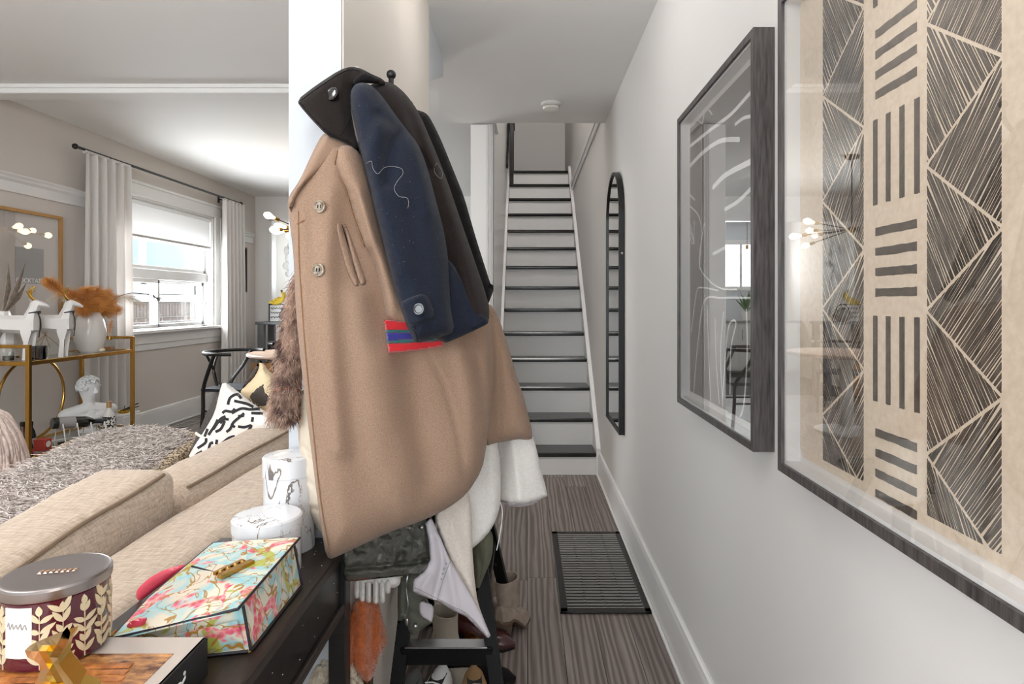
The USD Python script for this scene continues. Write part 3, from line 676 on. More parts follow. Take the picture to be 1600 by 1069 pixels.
def edge_line(m, y0, y1, n=22):
    v = m.vertices; out = []
    for y in np.linspace(y0, y1, n):
        s = v[np.abs(v[:, 1] - y) < .045]; i = np.argmax(s[:, 0] * .95 + s[:, 2]); out.append((s[i, 0] + .002, y, s[i, 2] + .002))
    out = np.array(out)
    for _ in range(2): out[1:-1] = (out[:-2] + out[1:-1] * 2 + out[2:]) / 4
    return spline(out, 3)
so = thing('sofa', 'large beige woven sofa seen from behind, with loose back cushions', 'sofa', (-1.6, 1.7, 0))
part(so, 'back_frame', soft_box(-0.895, -0.662, -0.35, 2.75, 0.08, 0.685, puff=0.008, seed=3), M['sofa'], smooth=True)
part(so, 'piping', tube(spline([(-0.690, y, 0.655 + 0.003 * math.sin(y * 7)) for y in np.linspace(-0.3, 2.7, 16)], 4), 0.005, 6), M['sofa_piping'])
part(so, 'piping', tube(spline([(-0.660, y, 0.60 + 0.003 * math.sin(y * 5)) for y in np.linspace(-0.3, 2.7, 16)], 4), 0.004, 6), M['sofa_piping'])
part(so, 'seat_base', box(-2.38, -0.89, -0.3, 3.5, 0.06, 0.30, 0.03), M['sofa'])
part(so, 'seat_cushion', soft_box(-2.36, -0.90, 1.58, 3.50, 0.28, 0.455, puff=0.015, ns=0.004, seed=5), M['sofa'], smooth=True)
part(so, 'seat_cushion', soft_box(-2.36, -0.90, -0.3, 1.57, 0.28, 0.455, puff=0.015, ns=0.004, seed=6), M['sofa'], smooth=True)
for k, (a, b, zt, sd_) in enumerate(((0.05, 1.575, 0.795, 1), (1.59, 2.72, 0.715, 2))):
    CU = soft_box(-1.10, -0.895, a, b, 0.46, zt, puff=0.016, ns=0.008, seed=sd_, sag=0.11 if k == 0 else 0.0)
    c_ = part(so, 'back_cushion', CU, M['sofa'], smooth=True)
    part(c_, 'piping', tube(edge_line(CU, a + .05, b - .05), 0.0045, 6), M['sofa_piping']); continue
    part(c_, 'piping', tube(spline([(-0.912 + 0.004 * math.sin(y * 9), y, zt - 0.018 + 0.006 * math.sin(2.3 * y + k) - (0.11 if k == 0 else 0) * (b - y)) for y in np.linspace(a + 0.13, b - 0.13, 9)] + [(-0.905, b - 0.05, zt - 0.08), (-0.903, b - 0.035, zt - 0.2)], 6), 0.0045, 6), M['sofa_piping'])
for xx in (-2.3, -0.78):
    for yy in (-0.25, 2.6): part(so, 'foot', box(xx - 0.03, xx + 0.03, yy - 0.03, yy + 0.03, 0, 0.08, 0.005), M['black_wood'])

# blanket spread over the seat
M['blanket'] = mat('grey_plush', (206, 196, 190), 1.0, col2=(128, 116, 110), scale=40, stretch=(1.0, 2.6, 1), detail=5, lo=0.42, hi=0.66, sheen=0.5, bump=0.9, bscale=110, dist=0.012, distort=1.0)
M['blanket_hem'] = mat('blanket_underside', (222, 204, 176), 1.0, col2=(112, 92, 74), scale=95, detail=2, lo=0.44, hi=0.56, bump=0.8, bscale=95, dist=0.01)
bp = Polygon(chaikin([(-1.73, 3.25), (-1.62, 2.71), (-1.30, 1.62), (-1.32, 0.6), (-2.0, 0.6), (-2.08, 2.37), (-2.17, 2.68), (-2.32, 3.26), (-2.16, 3.46)], 2))
def blanket_mesh(poly, st, zf, th):
    x0, y0, x1, y1 = poly.bounds; n = int(poly.exterior.length / st)
    b = np.array([poly.exterior.interpolate(i / n, normalized=True).coords[0] for i in range(n)])
    g = np.array([(x, y) for x in np.arange(x0, x1, st) for y in np.arange(y0, y1, st)]); g = g[contains_xy(poly.buffer(-st * .6), g[:, 0], g[:, 1])]
    q = np.vstack([b, g]); tri = Delaunay(q).simplices; c = q[tri].mean(1); tri = tri[contains_xy(poly, c[:, 0], c[:, 1])]
    a = np.cross(q[tri[:, 1]] - q[tri[:, 0]], q[tri[:, 2]] - q[tri[:, 0]]); tri[a < 0] = tri[a < 0][:, ::-1]
    d = sh_distance(sh_points(q), poly.exterior); e = np.sqrt(np.clip(d / 0.05, 0, 1))
    z = zf(q); N = len(q)
    return trimesh.Trimesh(np.vstack([np.c_[q, z + th * e], np.c_[q, z - 0.004 - 0.002 * e]]), np.vstack([tri, tri[:, ::-1] + N]), process=False), q, z + th * e
bz = lambda q: 0.462 + 0.012 * (meshkit.fbm(np.c_[q * 3.5, 0 * q[:, :1]], 2, 4)) + 0.055 * np.abs(meshkit.fbm(np.c_[q * [30, 16], 0 * q[:, :1]], 3, 8) - 0.5)
bm, bq, bzz = blanket_mesh(bp, 0.012, bz, 0.045)
bk_ = thing('plush_blanket', 'shaggy grey-pink plush blanket spread over the sofa seat', 'blanket', (-1.8, 2.4, 0.46))
part(bk_, 'cloth', bm, M['blanket'], smooth=True)
rg = np.random.default_rng(11); sel = rg.integers(0, len(bq), 34000); tufts = []
for i in sel:
    p = np.array([bq[i][0] + rg.uniform(-.008, .008), bq[i][1] + rg.uniform(-.008, .008), bzz[i] - 0.006]); d = np.array([rg.normal(0, .5), rg.normal(-.4, .5), 1.0]); L_ = rg.uniform(.016, .034)
    tufts.append(np.array([p, p + d * L_ * .5, p + (d * [1.6, 1.6, .8]) * L_]))
M['pile'] = mat('plush_pile', (232, 222, 216), 1.0, col2=(158, 145, 139), scale=55, lo=.4, hi=.64, sheen=.4)
curves(bk_, 'pile', tufts, 0.0058, M['pile'])
hem = [(-2.08, 2.37), (-2.17, 2.68), (-2.32, 3.24), (-2.17, 3.45), (-1.75, 3.25), (-1.62, 2.71), (-1.50, 2.3)]
part(bk_, 'hem', tube([(a, b, 0.478 + .01 * math.sin(9 * b)) for a, b in spline(hem, 10)], 0.034, 10), M['blanket_hem'])

# chunky pale throw at the left edge
M['yarn'] = mat('pale_pink_yarn', (226, 208, 200), 0.95, col2=(200, 178, 170), scale=60, bump=0.5, bscale=200)
th = thing('yarn_throw', 'pale pink chunky yarn throw at the left edge beside the bar cart', 'throw', (-2.75, 3.0, 0.3))
part(th, 'pouf', ball((-2.76, 3.02, 0.44), 0.2, 3, (1, 1, .85)), M['yarn'], smooth=True)
rg = np.random.default_rng(2)
for k in range(64):
    a = rg.uniform(-2.6, 1.4); r0 = rg.uniform(0.0, .1); x_, y_ = -2.76, 3.02
    ring = [(x_ + math.cos(a) * r, y_ + math.sin(a) * r, z + rg.normal(0, .008)) for r, z in ((r0, .655), (.09 + r0 * .5, .635), (.17, .56), (.205, .46), (.205 + rg.uniform(-.02, .02), .37), (.2, .30))]
    part(th, 'tassel', tube(spline(ring, 3), 0.012, 6), M['yarn'], smooth=True)

# pillows
def ribbon_list(pf, parent, lists, w, m, name, lift=0.0015):
    for l in lists: part(parent, name, pf.ribbon(l, w, lift, 5), m)
M['pillow_white'] = mat('pillow_cotton', (232, 228, 222), 0.95, bump=0.2, bscale=200)
M['pillow_ink'] = mat('pillow_black_print', (44, 43, 45), 0.95)
M['charcoal'] = mat('pillow_charcoal', (66, 62, 60), 0.95, col2=(84, 80, 76), scale=120, bump=0.3, bscale=200)
dk = Puff(c7([(350, 382), (342, 470), (272, 560), (220, 690), (150, 845), (110, 940), (330, 830), (440, 520)]), lambda a, b: 2.62, 0.05, 0.07, R=26, step=4, it=2)
t_ = thing('charcoal_cushion', 'charcoal cushion with one pale stripe, behind the black and white patterned cushion', 'cushion', U(330, 690, 2.6))
part(t_, 'cover', dk.mesh(), M['charcoal'], smooth=True)
part(t_, 'stripe', dk.ribbon(c7([(185, 725), (215, 745), (245, 752)]), 4.5), M['pillow_white'])
pp = Puff(c7([(362, 388), (400, 420), (470, 470), (560, 545), (640, 592), (740, 640), (700, 720), (560, 800), (440, 880), (300, 960), (110, 950), (160, 840), (240, 720), (310, 600), (335, 490)]), lambda a, b: 2.42 - 0.0006 * (a - 340), 0.07, 0.06, R=30, step=4, it=1)
t_ = thing('patterned_cushion', 'white cushion with bold black brush marks leaning on the sofa back', 'cushion', U(370, 690, 2.4))
part(t_, 'cover', pp.mesh(), M['pillow_white'], smooth=True)
ribbon_list(pp, t_, [c7(l) for l in ([(395, 545), (410, 500), (455, 478), (480, 505)], [(435, 520), (480, 530), (520, 540), (560, 560)], [(360, 600), (380, 585), (420, 590), (440, 570)], [(420, 600), (480, 570), (540, 575), (600, 570)],
    [(500, 600), (470, 625), (430, 660), (410, 700), (385, 720)], [(460, 620), (500, 615)], [(545, 598), (580, 600), (620, 600)], [(375, 650), (350, 700), (315, 720)], [(330, 640), (310, 680), (270, 740)], [(400, 640), (370, 640), (345, 665)],
    [(460, 685), (500, 690), (545, 680), (520, 720), (500, 745)], [(425, 680), (440, 690)], [(555, 625), (550, 655)], [(262, 880), (280, 800), (300, 790)], [(265, 860), (300, 830), (350, 800), (400, 760), (440, 748)], [(350, 805), (380, 810), (400, 830)],
    [(320, 800), (325, 770)], [(445, 800), (470, 785)], [(210, 900), (220, 880)], [(185, 905), (190, 870), (230, 845)], [(130, 920), (150, 880)], [(245, 750), (265, 700)], [(200, 825), (250, 790), (255, 760)], [(300, 705), (345, 640), (380, 620)])], 4.2, M['pillow_ink'], 'brush_mark')
cw = Puff(c7([(600, 243), (596, 310), (560, 380), (470, 455), (495, 500), (560, 555), (640, 600), (735, 610), (730, 440), (690, 360), (640, 310)]), lambda a, b: 2.60, 0.06, 0.06, R=24, step=4, it=1)
def cow_mat():
    return mat('cowhide', (226, 206, 170), 0.9, col2=(72, 64, 58), scale=7, detail=2, lo=0.50, hi=0.54, bump=0.3, bscale=200)
M['cow'] = cow_mat()
t_ = thing('cowhide_cushion', 'cream and dark brown patched hide cushion behind the patterned cushion', 'cushion', U(410, 600, 2.6))
part(t_, 'cover', cw.mesh(), mat('cream_hide', (222, 202, 166), 0.9, bump=0.3, bscale=200), smooth=True)
M['dark_hide'] = mat('dark_hide', (76, 69, 64), 0.85, bump=0.5, bscale=160)
for l in ([(605, 415), (632, 405), (630, 450), (670, 500), (672, 525), (625, 570), (560, 545), (520, 500), (560, 450)], [(592, 270), (594, 320), (555, 375), (480, 455), (500, 410), (560, 320)]):
    o = c7(l); q_ = Puff(o, lambda a, b: cw.at(a, b, 0.0)[1] + 0.002, 0.004, 0.0, R=5, step=3, it=2)
    part(t_, 'dark_patch', q_.mesh(), M['dark_hide'], smooth=True)

# ------------------------------------------------------------------ bar cart
BX0, BX1, BY0, BY1, BZ, BZ2 = -3.33, -2.95, 3.60, 4.55, 0.85, 0.28
bc = thing('bar_cart', 'brass framed bar cart with glass shelves and ring sides by the left wall', 'bar cart', (-3.14, 4.08, 0))
w_ = 0.024
for px_, py_ in ((BX0, BY0), (BX1, BY0), (BX0, BY1), (BX1, BY1)): part(bc, 'post', box(px_ - w_ / 2, px_ + w_ / 2, py_ - w_ / 2, py_ + w_ / 2, 0.05, 0.96, 0.002), M['brass'])
for z in (BZ, BZ2):
    for y in (BY0, BY1): part(bc, 'shelf_rail', box(BX0, BX1, y - w_ / 2 + .001, y + w_ / 2 - .001, z - 0.014, z + 0.012, 0.002), M['brass'])
    for x_ in (BX0, BX1): part(bc, 'shelf_rail', box(x_ - .009, x_ + .009, BY0, BY1, z - 0.014, z + 0.012, 0.002), M['brass'])
    part(bc, 'glass_shelf', box(BX0 + .004, BX1 - .004, BY0 + .004, BY1 - .004, z - 0.002, z + 0.006), M['shelf_glass'], smooth=False)
for y in (BY0, BY1): part(bc, 'handle_rail', box(BX0, BX1, y - w_ / 2 + .001, y + w_ / 2 - .001, 0.94, 0.96, 0.002), M['brass'])
part(bc, 'back_rail', box(BX0 - .009, BX0 + .009, BY0, BY1, 0.94, 0.96, 0.002), M['brass'])
ra = np.linspace(0, 2 * PI, 49)[:-1]
part(bc, 'ring', tube([(BX0, 4.10 + 0.275 * math.cos(a), 0.565 + 0.275 * math.sin(a)) for a in ra], 0.009, 8, closed=True), M['brass'])
for px_, py_ in ((BX0, BY0), (BX1, BY0), (BX0, BY1), (BX1, BY1)): part(bc, 'caster', tube([(px_ - .01, py_, 0.027), (px_ + .01, py_, 0.027)], 0.027, 14), M['black_metal'])
SZ, SZ2 = BZ + 0.0065, BZ2 + 0.0065

def deer(label, loc, rot):
    t = thing('deer_figurine', label, 'figurine', loc, group=None)
    R = trimesh.transformations.rotation_matrix(rot, [0, 0, 1])
    def put(m): m = tm(m).copy(); m.apply_transform(R); m.apply_translation(loc); return m
    b = []
    oct_ = lambda c, rx, ry, rz: [(c[0] + rx * math.cos(a) , c[1] + ry * math.sin(a), c[2] + s * rz) for a in np.arange(6) / 6 * 2 * PI for s in (-.55, .55)] + [(c[0], c[1], c[2] + rz), (c[0], c[1], c[2] - rz)]
    chest = oct_((.07, 0, .215), .045, .042, .060); rump = oct_((-.10, 0, .225), .045, .040, .050)
    neck = oct_((.085, 0, .30), .026, .024, .03); head = oct_((.10, 0, .352), .026, .023, .022)
    B = m3.Manifold.hull_points(np.array(chest + rump)) + m3.Manifold.hull_points(np.array(chest[:] + neck)) + m3.Manifold.hull_points(np.array(neck + head)) + m3.Manifold.hull_points(np.array(head + [(.168, .008, .332), (.168, -.008, .332), (.166, 0, .322), (.15, 0, .350)]))
    for x_, y_, kx, fx in ((.075, .024, .085, .072), (.055, -.024, .055, .050), (-.115, .024, -.125, -.115), (-.095, -.024, -.10, -.092)):
        hip = [(x_ + a * .026, y_ + c * .014, .20 + d * .035) for a in (-1, 1) for c in (-1, 1) for d in (-1, 1)]
        knee = [(kx + a * .011, y_ + c * .009, .105) for a in (-1, 1) for c in (-1, 1)]
        foot = [(fx + a * .014, y_ + c * .011, 0.0) for a in (-1, 1) for c in (-1, 1)]
        mid = [(kx + a * .010, y_ + c * .009, .095) for a in (-1, 1) for c in (-1, 1)]
        B = B + m3.Manifold.hull_points(np.array(hip + knee)) + m3.Manifold.hull_points(np.array(mid + knee + foot))
    B = B + m3.Manifold.hull_points(np.array([(-.145, -.01, .25), (-.145, .01, .25), (-.165, 0, .215), (-.135, 0, .205)]))
    part(t, 'body', put(B), mat('deer_white', (222, 219, 216), .5) if not stage.GetPrimAtPath('/World/Looks/deer_white') else UsdShade.Material.Get(stage, '/World/Looks/deer_white'), smooth=False)
    for s in (-1, 1):
        pts = [(.088, s * .012, .370), (.070, s * .030, .400), (.072, s * .036, .430), (.092, s * .030, .455)]
        an = part(t, 'antler', join([put(tube(spline(pts, 4), np.linspace(.0065, .003, 13), 6)), put(tube([(.071, s * .033, .415), (.088, s * .040, .432)], [.004, .002], 6)), put(tube([(.073, s * .028, .398), (.055, s * .030, .425)], [.004, .002], 6))]), M['gold'])
    part(t, 'ear', put(hull([(.085, .02, .362), (.075, .022, .36), (.07, .05, .372), (.08, .025, .37)])), M['white_matte'], smooth=False)
    part(t, 'ear', put(hull([(.085, -.02, .362), (.075, -.022, .36), (.07, -.05, .372), (.08, -.025, .37)])), M['white_matte'], smooth=False)
    rb = [put(tube([(.085 + .032 * math.cos(a), .030 * math.sin(a), .292 + .006 * math.cos(a)) for a in np.linspace(0, 2 * PI, 25)[:-1]], .0035, 6, closed=True))]
    for s in (-1, 1):
        rb.append(put(tube(spline([(.112, -.012, .288), (.118, -.012 + s * .018, .300), (.118, -.012 + s * .036, .292), (.114, -.012 + s * .02, .283), (.112, -.012, .288)], 4), .003, 6)))
        rb.append(put(tube(spline([(.112, -.012, .288), (.122, -.012 + s * .008, .25), (.124, -.014 + s * .012, .20), (.118, -.016 + s * .014, .155 + .02 * s)], 4), .003, 6)))
    part(t, 'ribbon_bow', join(rb), M['ribbon'])
    return t
deer('white faceted deer figurine with gold antlers, nearer the vase with pampas', (-3.075, 3.93, SZ), math.radians(38))
deer('white faceted deer figurine with gold antlers, farther left on the cart', (-3.145, 3.74, SZ), math.radians(30))

# white faceted box with gold lines behind the deer
pb = thing('faceted_planter', 'white faceted planter with fine gold lines behind the two deer', 'planter', (-3.27, 4.1, SZ))
o = [(-.05, -.16), (.05, -.16), (.05, .13), (-.05, .13)]
part(pb, 'body', hull([(-3.265 + a * s, 4.09 + b * s, z) for a, b in o for s, z in ((.8, SZ), (1.0, SZ + .14), (.92, SZ + .22))]), M['white_ceramic'], smooth=False)
for k in range(7):
    part(pb, 'gold_line', tube([(-3.2135, 4.06, SZ + .14), (-3.2165 - .002 * (k % 2), 3.92 + k * .045, SZ + (.21 if k % 2 else .05))], .0012, 5), M['gold'])
# pale star shaped ornament at the frame edge with dry leaves
so_ = thing('leaf_vase', 'white star faceted vase with dry grey leaves at the left edge of the cart', 'vase', (-3.28, 3.80, SZ))
part(so_, 'vase', lathe([(0, 0), (.05, 0), (.075, .10), (.07, .20), (.045, .27), (.04, .30), (.03, .30), (.03, .1), (0, .1)], (-3.28, 3.80, SZ), 10), M['white_ceramic'], smooth=False)
M['dry_leaf'] = mat('dry_leaf', (150, 138, 124), 0.9, col2=(116, 104, 92), scale=30)
for dx, dy, hgt in ((.02, .16, .36), (-.01, .06, .34), (.04, .10, .28), (0.0, .19, .22)):
    base = np.array([-3.28, 3.80, SZ + .27]); tip = base + (dx, dy, hgt); mid = (base + tip) / 2 + (0, .02, 0)
    part(so_, 'dry_leaf', hull([base + (.004, 0, 0), base - (.004, 0, 0), base + (0, .003, 0), mid + (.002, .022, 0), mid - (.002, .022, 0), mid + (.004, 0, 0), tip]), M['dry_leaf'], smooth=False)

# vase with pampas grass
vs = thing('pampas_vase', 'round white glazed vase filled with burnt orange pampas grass on the cart', 'vase', (-3.14, 4.37, SZ))
part(vs, 'vase', lathe([(0, 0), (.055, 0), (.075, .02), (.098, .09), (.100, .15), (.088, .22), (.070, .268), (.066, .285), (.060, .285), (.060, .25), (0, .2)], (-3.14, 4.37, SZ), 40), M['white_ceramic'])
M['pampas'] = mat('pampas_orange', (246, 190, 112), .95, col2=(220, 150, 78), scale=14, lo=.3, hi=.7)
M['pampas_deep'] = mat('pampas_rust', (206, 130, 62), .95)
M['pampas_pale'] = mat('pampas_pale', (214, 200, 180), .95)
M['pampas_dark'] = mat('pampas_charcoal', (70, 60, 54), .95)
rg = np.random.default_rng(21)
def plume(parent, path, n, rad, ms, w=.0017, t0=.25, droop=.6):
    """A feathery head: fine hairs that leave the stem, lean along it and droop."""
    sp = spline(path, 12); N = len(sp); groups = [[] for _ in ms]
    for i in range(n):
        t_ = rg.uniform(t0, .97); k = int(t_ * (N - 1)); p = sp[k]; q = sp[min(k + 2, N - 1)] - sp[max(k - 2, 0)]; q = q / (np.linalg.norm(q) + 1e-9)
        d = rg.normal(0, 1, 3); d -= q * np.dot(d, q); d /= np.linalg.norm(d) + 1e-9
        s = (t_ - t0) / (1 - t0); L_ = rad * rg.uniform(.7, 1.25) * (.55 + .75 * math.sin(PI * min(1, .25 + .75 * s)))
        v = d * .75 + q * .75; pts = [p]
        for j in range(5):
            pts.append(pts[-1] + v / np.linalg.norm(v) * L_ / 5 * 1.25); v = v + np.array([0, 0, -droop * .34]) + rg.normal(0, .07, 3)
        groups[0 if len(ms) == 1 or rg.random() < .72 else 1].append(np.array(pts))
    pr = part(parent, 'stem', tube(sp, .0022, 5), ms[0])
    for g, m in zip(groups, ms):
        if g: curves(pr, 'plume', g, w, m)
vb = np.array([-3.14, 4.37, SZ + .25]); PO = [M['pampas'], M['pampas_deep']]
for dx, dy, dz, n, rad in ((-.06, -.12, .17, 620, .052), (.0, -.03, .20, 620, .050), (.02, .06, .19, 620, .050), (.03, .15, .18, 620, .050), (.05, .22, .14, 560, .048), (.08, .12, .09, 560, .050), (.09, -.03, .09, 560, .050), (.05, -.14, .07, 700, .054), (.08, .20, .06, 700, .05)):
    tip = vb + (dx, dy, dz); mid = vb + (dx * .5, dy * .5, dz * .75)
    plume(vs, [vb - (0, 0, .12), vb + (dx * .15, dy * .15, .01), mid, tip], n, rad, PO, t0=.42)
plume(vs, [vb - (0, 0, .1), vb + (-.04, -.08, .06), vb + (-.07, -.17, .17), vb + (-.09, -.23, .235), vb + (-.10, -.27, .25)], 900, .036, PO, t0=.45)
plume(vs, [vb, vb + (.05, .15, .12), vb + (.13, .24, .14), vb + (.19, .31, .08)], 330, .045, [M['pampas_pale']], .0011, droop=1.0)
plume(vs, [vb, vb + (.10, .20, .16), vb + (.20, .32, .17), vb + (.27, .38, .13)], 70, .03, [M['pampas_dark']], .0022, t0=.75)
plume(vs, [vb + (0, -.05, 0), vb + (-.05, -.14, .10), vb + (-.08, -.20, .14), vb + (-.10, -.26, .12)], 130, .04, [M['pampas_pale']], .0011, droop=1.0)

rd = thing('reed_diffuser', 'glass reed diffuser with an orange stem beside the pampas vase', 'diffuser', (-3.03, 4.42, SZ))
part(rd, 'bottle', box(-3.062, -3.000, 4.39, 4.45, SZ, SZ + .085, .008), M['clear_glass'])
part(rd, 'liquid', box(-3.056, -3.006, 4.396, 4.444, SZ + .006, SZ + .035, .004), mat('amber_liquid', (150, 96, 52), .2))
part(rd, 'neck', lathe([(.014, 0), (.014, .022), (.0, .022)], (-3.031, 4.42, SZ + .085), 14), M['brass'])
plume(rd, [(-3.031, 4.42, SZ + .08), (-3.031, 4.42, SZ + .14), (-3.028, 4.42, SZ + .19), (-3.02, 4.425, SZ + .22)], 160, .016, PO, .0014, t0=.3)
def tumbler(label, x_, y_, r, h, m, z=SZ, name='candle_glass', cat='candle'):
    t = thing(name, label, cat, (x_, y_, z))
    part(t, 'glass', lathe([(0, 0), (r * .92, 0), (r, h * .1), (r, h), (r * .93, h), (r * .9, h * .12), (0, h * .1)], (x_, y_, z), 28), m)
    part(t, 'wax', lathe([(0, h * .13), (r * .88, h * .13), (r * .88, h * .6), (0, h * .6)], (x_, y_, z), 24), mat('dark_wax', (40, 38, 38), .6) if not stage.GetPrimAtPath('/World/Looks/dark_wax') else UsdShade.Material.Get(stage, '/World/Looks/dark_wax'))
    part(t, 'wick', tube([(x_, y_, z + h * .6), (x_, y_, z + h * .7)], .0015, 5), M['paper'])
tumbler('smoked black candle glass behind the near brass post of the cart', -3.02, 3.75, .052, .085, M['smoke_glass'])
tumbler('small clear tumbler left of the smoked candle glass', -3.12, 3.66, .032, .055, M['clear_glass'], name='glass_tumbler', cat='glass')
cg = thing('crystal_decanter', 'clear cut glass decanter behind the legs of the deer', 'decanter', (-3.17, 4.22, SZ))
part(cg, 'bottle', lathe([(0, 0), (.04, 0), (.042, .06), (.03, .10), (.014, .12), (.014, .15), (.0, .15)], (-3.17, 4.22, SZ), 8), M['clear_glass'], smooth=False)
part(cg, 'stopper', ball((-3.17, 4.22, SZ + .165), .018, 1), M['clear_glass'], smooth=False)
sh_ = thing('sea_shell', 'small cream shell at the foot of the pampas vase', 'shell', (-3.035, 4.345, SZ))
part(sh_, 'shell', ball((-3.035, 4.345, SZ + .014), .018, 2, (1, 1.3, .78)), mat('shell_cream', (222, 206, 176), .5))

# lower shelf: bust, wine bottle on a wire rack, bottles
bu = thing('plaster_bust', 'white plaster bust with curly hair on the lower shelf of the cart', 'bust', (-3.12, 4.36, SZ2))
bx, by = -3.14, 4.36
K_ = 1.32
J = [((0, 0, .240), .048), ((.014, -.004, .212), .034), ((0, 0, .165), .026), ((0, 0, .125), .036), ((.06, .085, .105), .034), ((-.06, -.085, .100), .036), ((0, 0, .065), .046)]
def sph(c, r, n=20): return m3.Manifold.sphere(r * K_, n).translate([bx + c[0] * K_, by + c[1] * K_, SZ2 + c[2] * K_])
B = m3.Manifold()
for a, b in ((0, 1), (1, 2), (0, 2), (2, 3), (3, 4), (3, 5), (4, 6), (5, 6), (3, 6)): B = B + m3.Manifold.batch_hull([sph(*J[a]), sph(*J[b])])
q3 = lambda x_, y_, z_: (bx + x_ * K_, by + y_ * K_, SZ2 + z_ * K_)
B = B + m3.Manifold.hull_points(np.array([q3(.050, -.012, .228), q3(.044, -.004, .246), q3(.044, -.020, .246), q3(.064, -.014, .212), q3(.043, .004, .206), q3(.043, -.024, .206)]))
head_ = tm(B.refine_to_length(.012)); trimesh.smoothing.filter_taubin(head_, iterations=6)
part(bu, 'body', head_, M['plaster'], smooth=True)
part(bu, 'pedestal', lathe([(0, 0), (.062, 0), (.058, .014), (.040, .024), (.040, .04), (.058, .055), (0, .06)], (bx, by, SZ2), 24), M['plaster'])
rg = np.random.default_rng(8); cu = []
for k in range(260):
    d = rg.normal(0, 1, 3); d /= np.linalg.norm(d)
    if d[2] < -.35 or (d[0] > .45 and d[2] < .45): continue
    cu.append(ball(np.array(q3(0, 0, .246)) + d * .052 * K_, .0125, 1, (1, 1, .85)))
part(bu, 'hair', cu, M['plaster'], smooth=True)
def bottle(prof, c, m, seg=24): return lathe(prof, c, seg)
wb = thing('wine_bottle', 'dark wine bottle lying in a wire rack on the lower shelf', 'bottle', (-3.05, 4.12, SZ2 + .12))
M['wine_glass'] = mat('wine_bottle_glass', (24, 24, 18), 0.08, coat=.5)
d = np.array([.55, .83, -.10]); d /= np.linalg.norm(d); p0 = np.array([-3.10, 3.97, SZ2 + .135])
part(wb, 'glass', aim(lathe([(0, 0), (.034, 0), (.0375, .006), (.0375, .185), (.034, .21), (.016, .24), (.0145, .30), (0, .30)], seg=28), p0, d), M['wine_glass'])
part(wb, 'label', aim(lathe([(.0379, .03), (.0382, .035), (.0382, .12), (.0379, .125)], seg=28), p0, d), M['grey_paper'])
part(wb, 'capsule', aim(lathe([(.0150, .235), (.0160, .24), (.0160, .305), (0, .306)], seg=20), p0, d), mat('capsule_foil', (52, 52, 58), .35))
rk = thing('wire_wine_rack', 'white wire wine rack of arched loops under the wine bottle', 'wine rack', (-3.05, 4.12, SZ2))
for off in (.045, .125, .205, .285):
    c_ = p0 + d * off; n_ = np.array([d[1], -d[0], 0]) / math.hypot(d[0], d[1])
    part(rk, 'arch', tube([c_ + n_ * a + np.array([0, 0, z]) for a, z in [(s * .09, SZ2 + .004 - c_[2]) for s in (-1,)] + [(math.cos(t) * .046, -math.sin(t) * .046 if False else -.041 * math.sin(t)) for t in np.linspace(PI, 0, 9)] + [(.09, SZ2 + .004 - c_[2])]], .0035, 6), M['white_matte'])
for s in (-1, 1): part(rk, 'base_wire', tube([p0 * [1, 1, 0] + np.array([0, 0, SZ2 + .004]) + n_ * s * .09 + d * [1, 1, 0] * t for t in (.02, .30)], .0035, 6), M['white_matte'])
rb_ = thing('rum_bottle', 'clear skull patterned spirit bottle with an amber cap on the lower shelf', 'bottle', (-2.99, 4.33, SZ2))
c_ = (-2.995, 4.36, SZ2)
part(rb_, 'glass', lathe([(0, 0), (.036, 0), (.040, .008), (.041, .10), (.034, .13), (.016, .155), (.014, .175), (0, .175)], c_, 24), mat('frosted_bottle', (214, 210, 204), .25))
part(rb_, 'label', lathe([(.0405, .02), (.0418, .024), (.0418, .105), (.0395, .11)], c_, 24), mat('printed_label', (228, 226, 220), .6, col2=(40, 38, 38), scale=55, lo=.5, hi=.53, detail=1))
part(rb_, 'cap', lathe([(.0155, .17), (.0165, .172), (.0165, .215), (0, .217)], c_, 20), mat('amber_cap', (176, 140, 96), .4))
M['brown_glass'] = mat('brown_glass', (62, 36, 24), .1, coat=.4)
def small_bottle(label, c_, sc, m, lab):
    t = thing('small_bottle', label, 'bottle', c_)
    part(t, 'glass', lathe([(r * sc, z * sc) for r, z in [(0, 0), (.03, 0), (.033, .006), (.033, .11), (.026, .14), (.013, .17), (.013, .20), (0, .20)]], c_, 20), m)
    part(t, 'label', lathe([(r * sc, z * sc) for r, z in [(.0332, .03), (.034, .032), (.034, .09), (.0332, .092)]], c_, 20), lab)
    part(t, 'cap', lathe([(r * sc, z * sc) for r, z in [(.0142, .185), (.0155, .187), (.0155, .212), (0, .214)]], c_, 16), M['black_metal'])
M['red_label'] = mat('red_label', (176, 60, 50), .6)
small_bottle('brown glass beer bottle left of the near brass post', (-3.05, 3.68, SZ2), .95, M['brown_glass'], mat('cream_label', (214, 200, 176), .6))
small_bottle('small dark bottle with a silver label right behind the near post', (-3.10, 3.80, SZ2), .85, M['wine_glass'], M['grey_paper'])
small_bottle('short red labelled bottle low beside the pale throw', (-2.99, 3.66, SZ2), .5, M['brown_glass'], M['red_label'])
rb2 = thing('red_tin', 'small red and white tin low behind the near brass post', 'tin', (-3.02, 3.80, SZ2))
part(rb2, 'tin', box(-3.06, -2.99, 3.77, 3.83, SZ2, SZ2 + .07, .004), M['red_label']); part(rb2, 'label', ball((-2.989, 3.80, SZ2 + .04), .02, 2, (.08, 1, 1)), M['paper']); part(rb2, 'lid', box(-3.061, -2.989, 3.769, 3.831, SZ2 + .062, SZ2 + .072, .003), M['red_label'])
cs_ = thing('corkscrew', 'black and brass bar tool lying at the front of the lower shelf', 'bar tool', (-2.99, 4.0, SZ2))
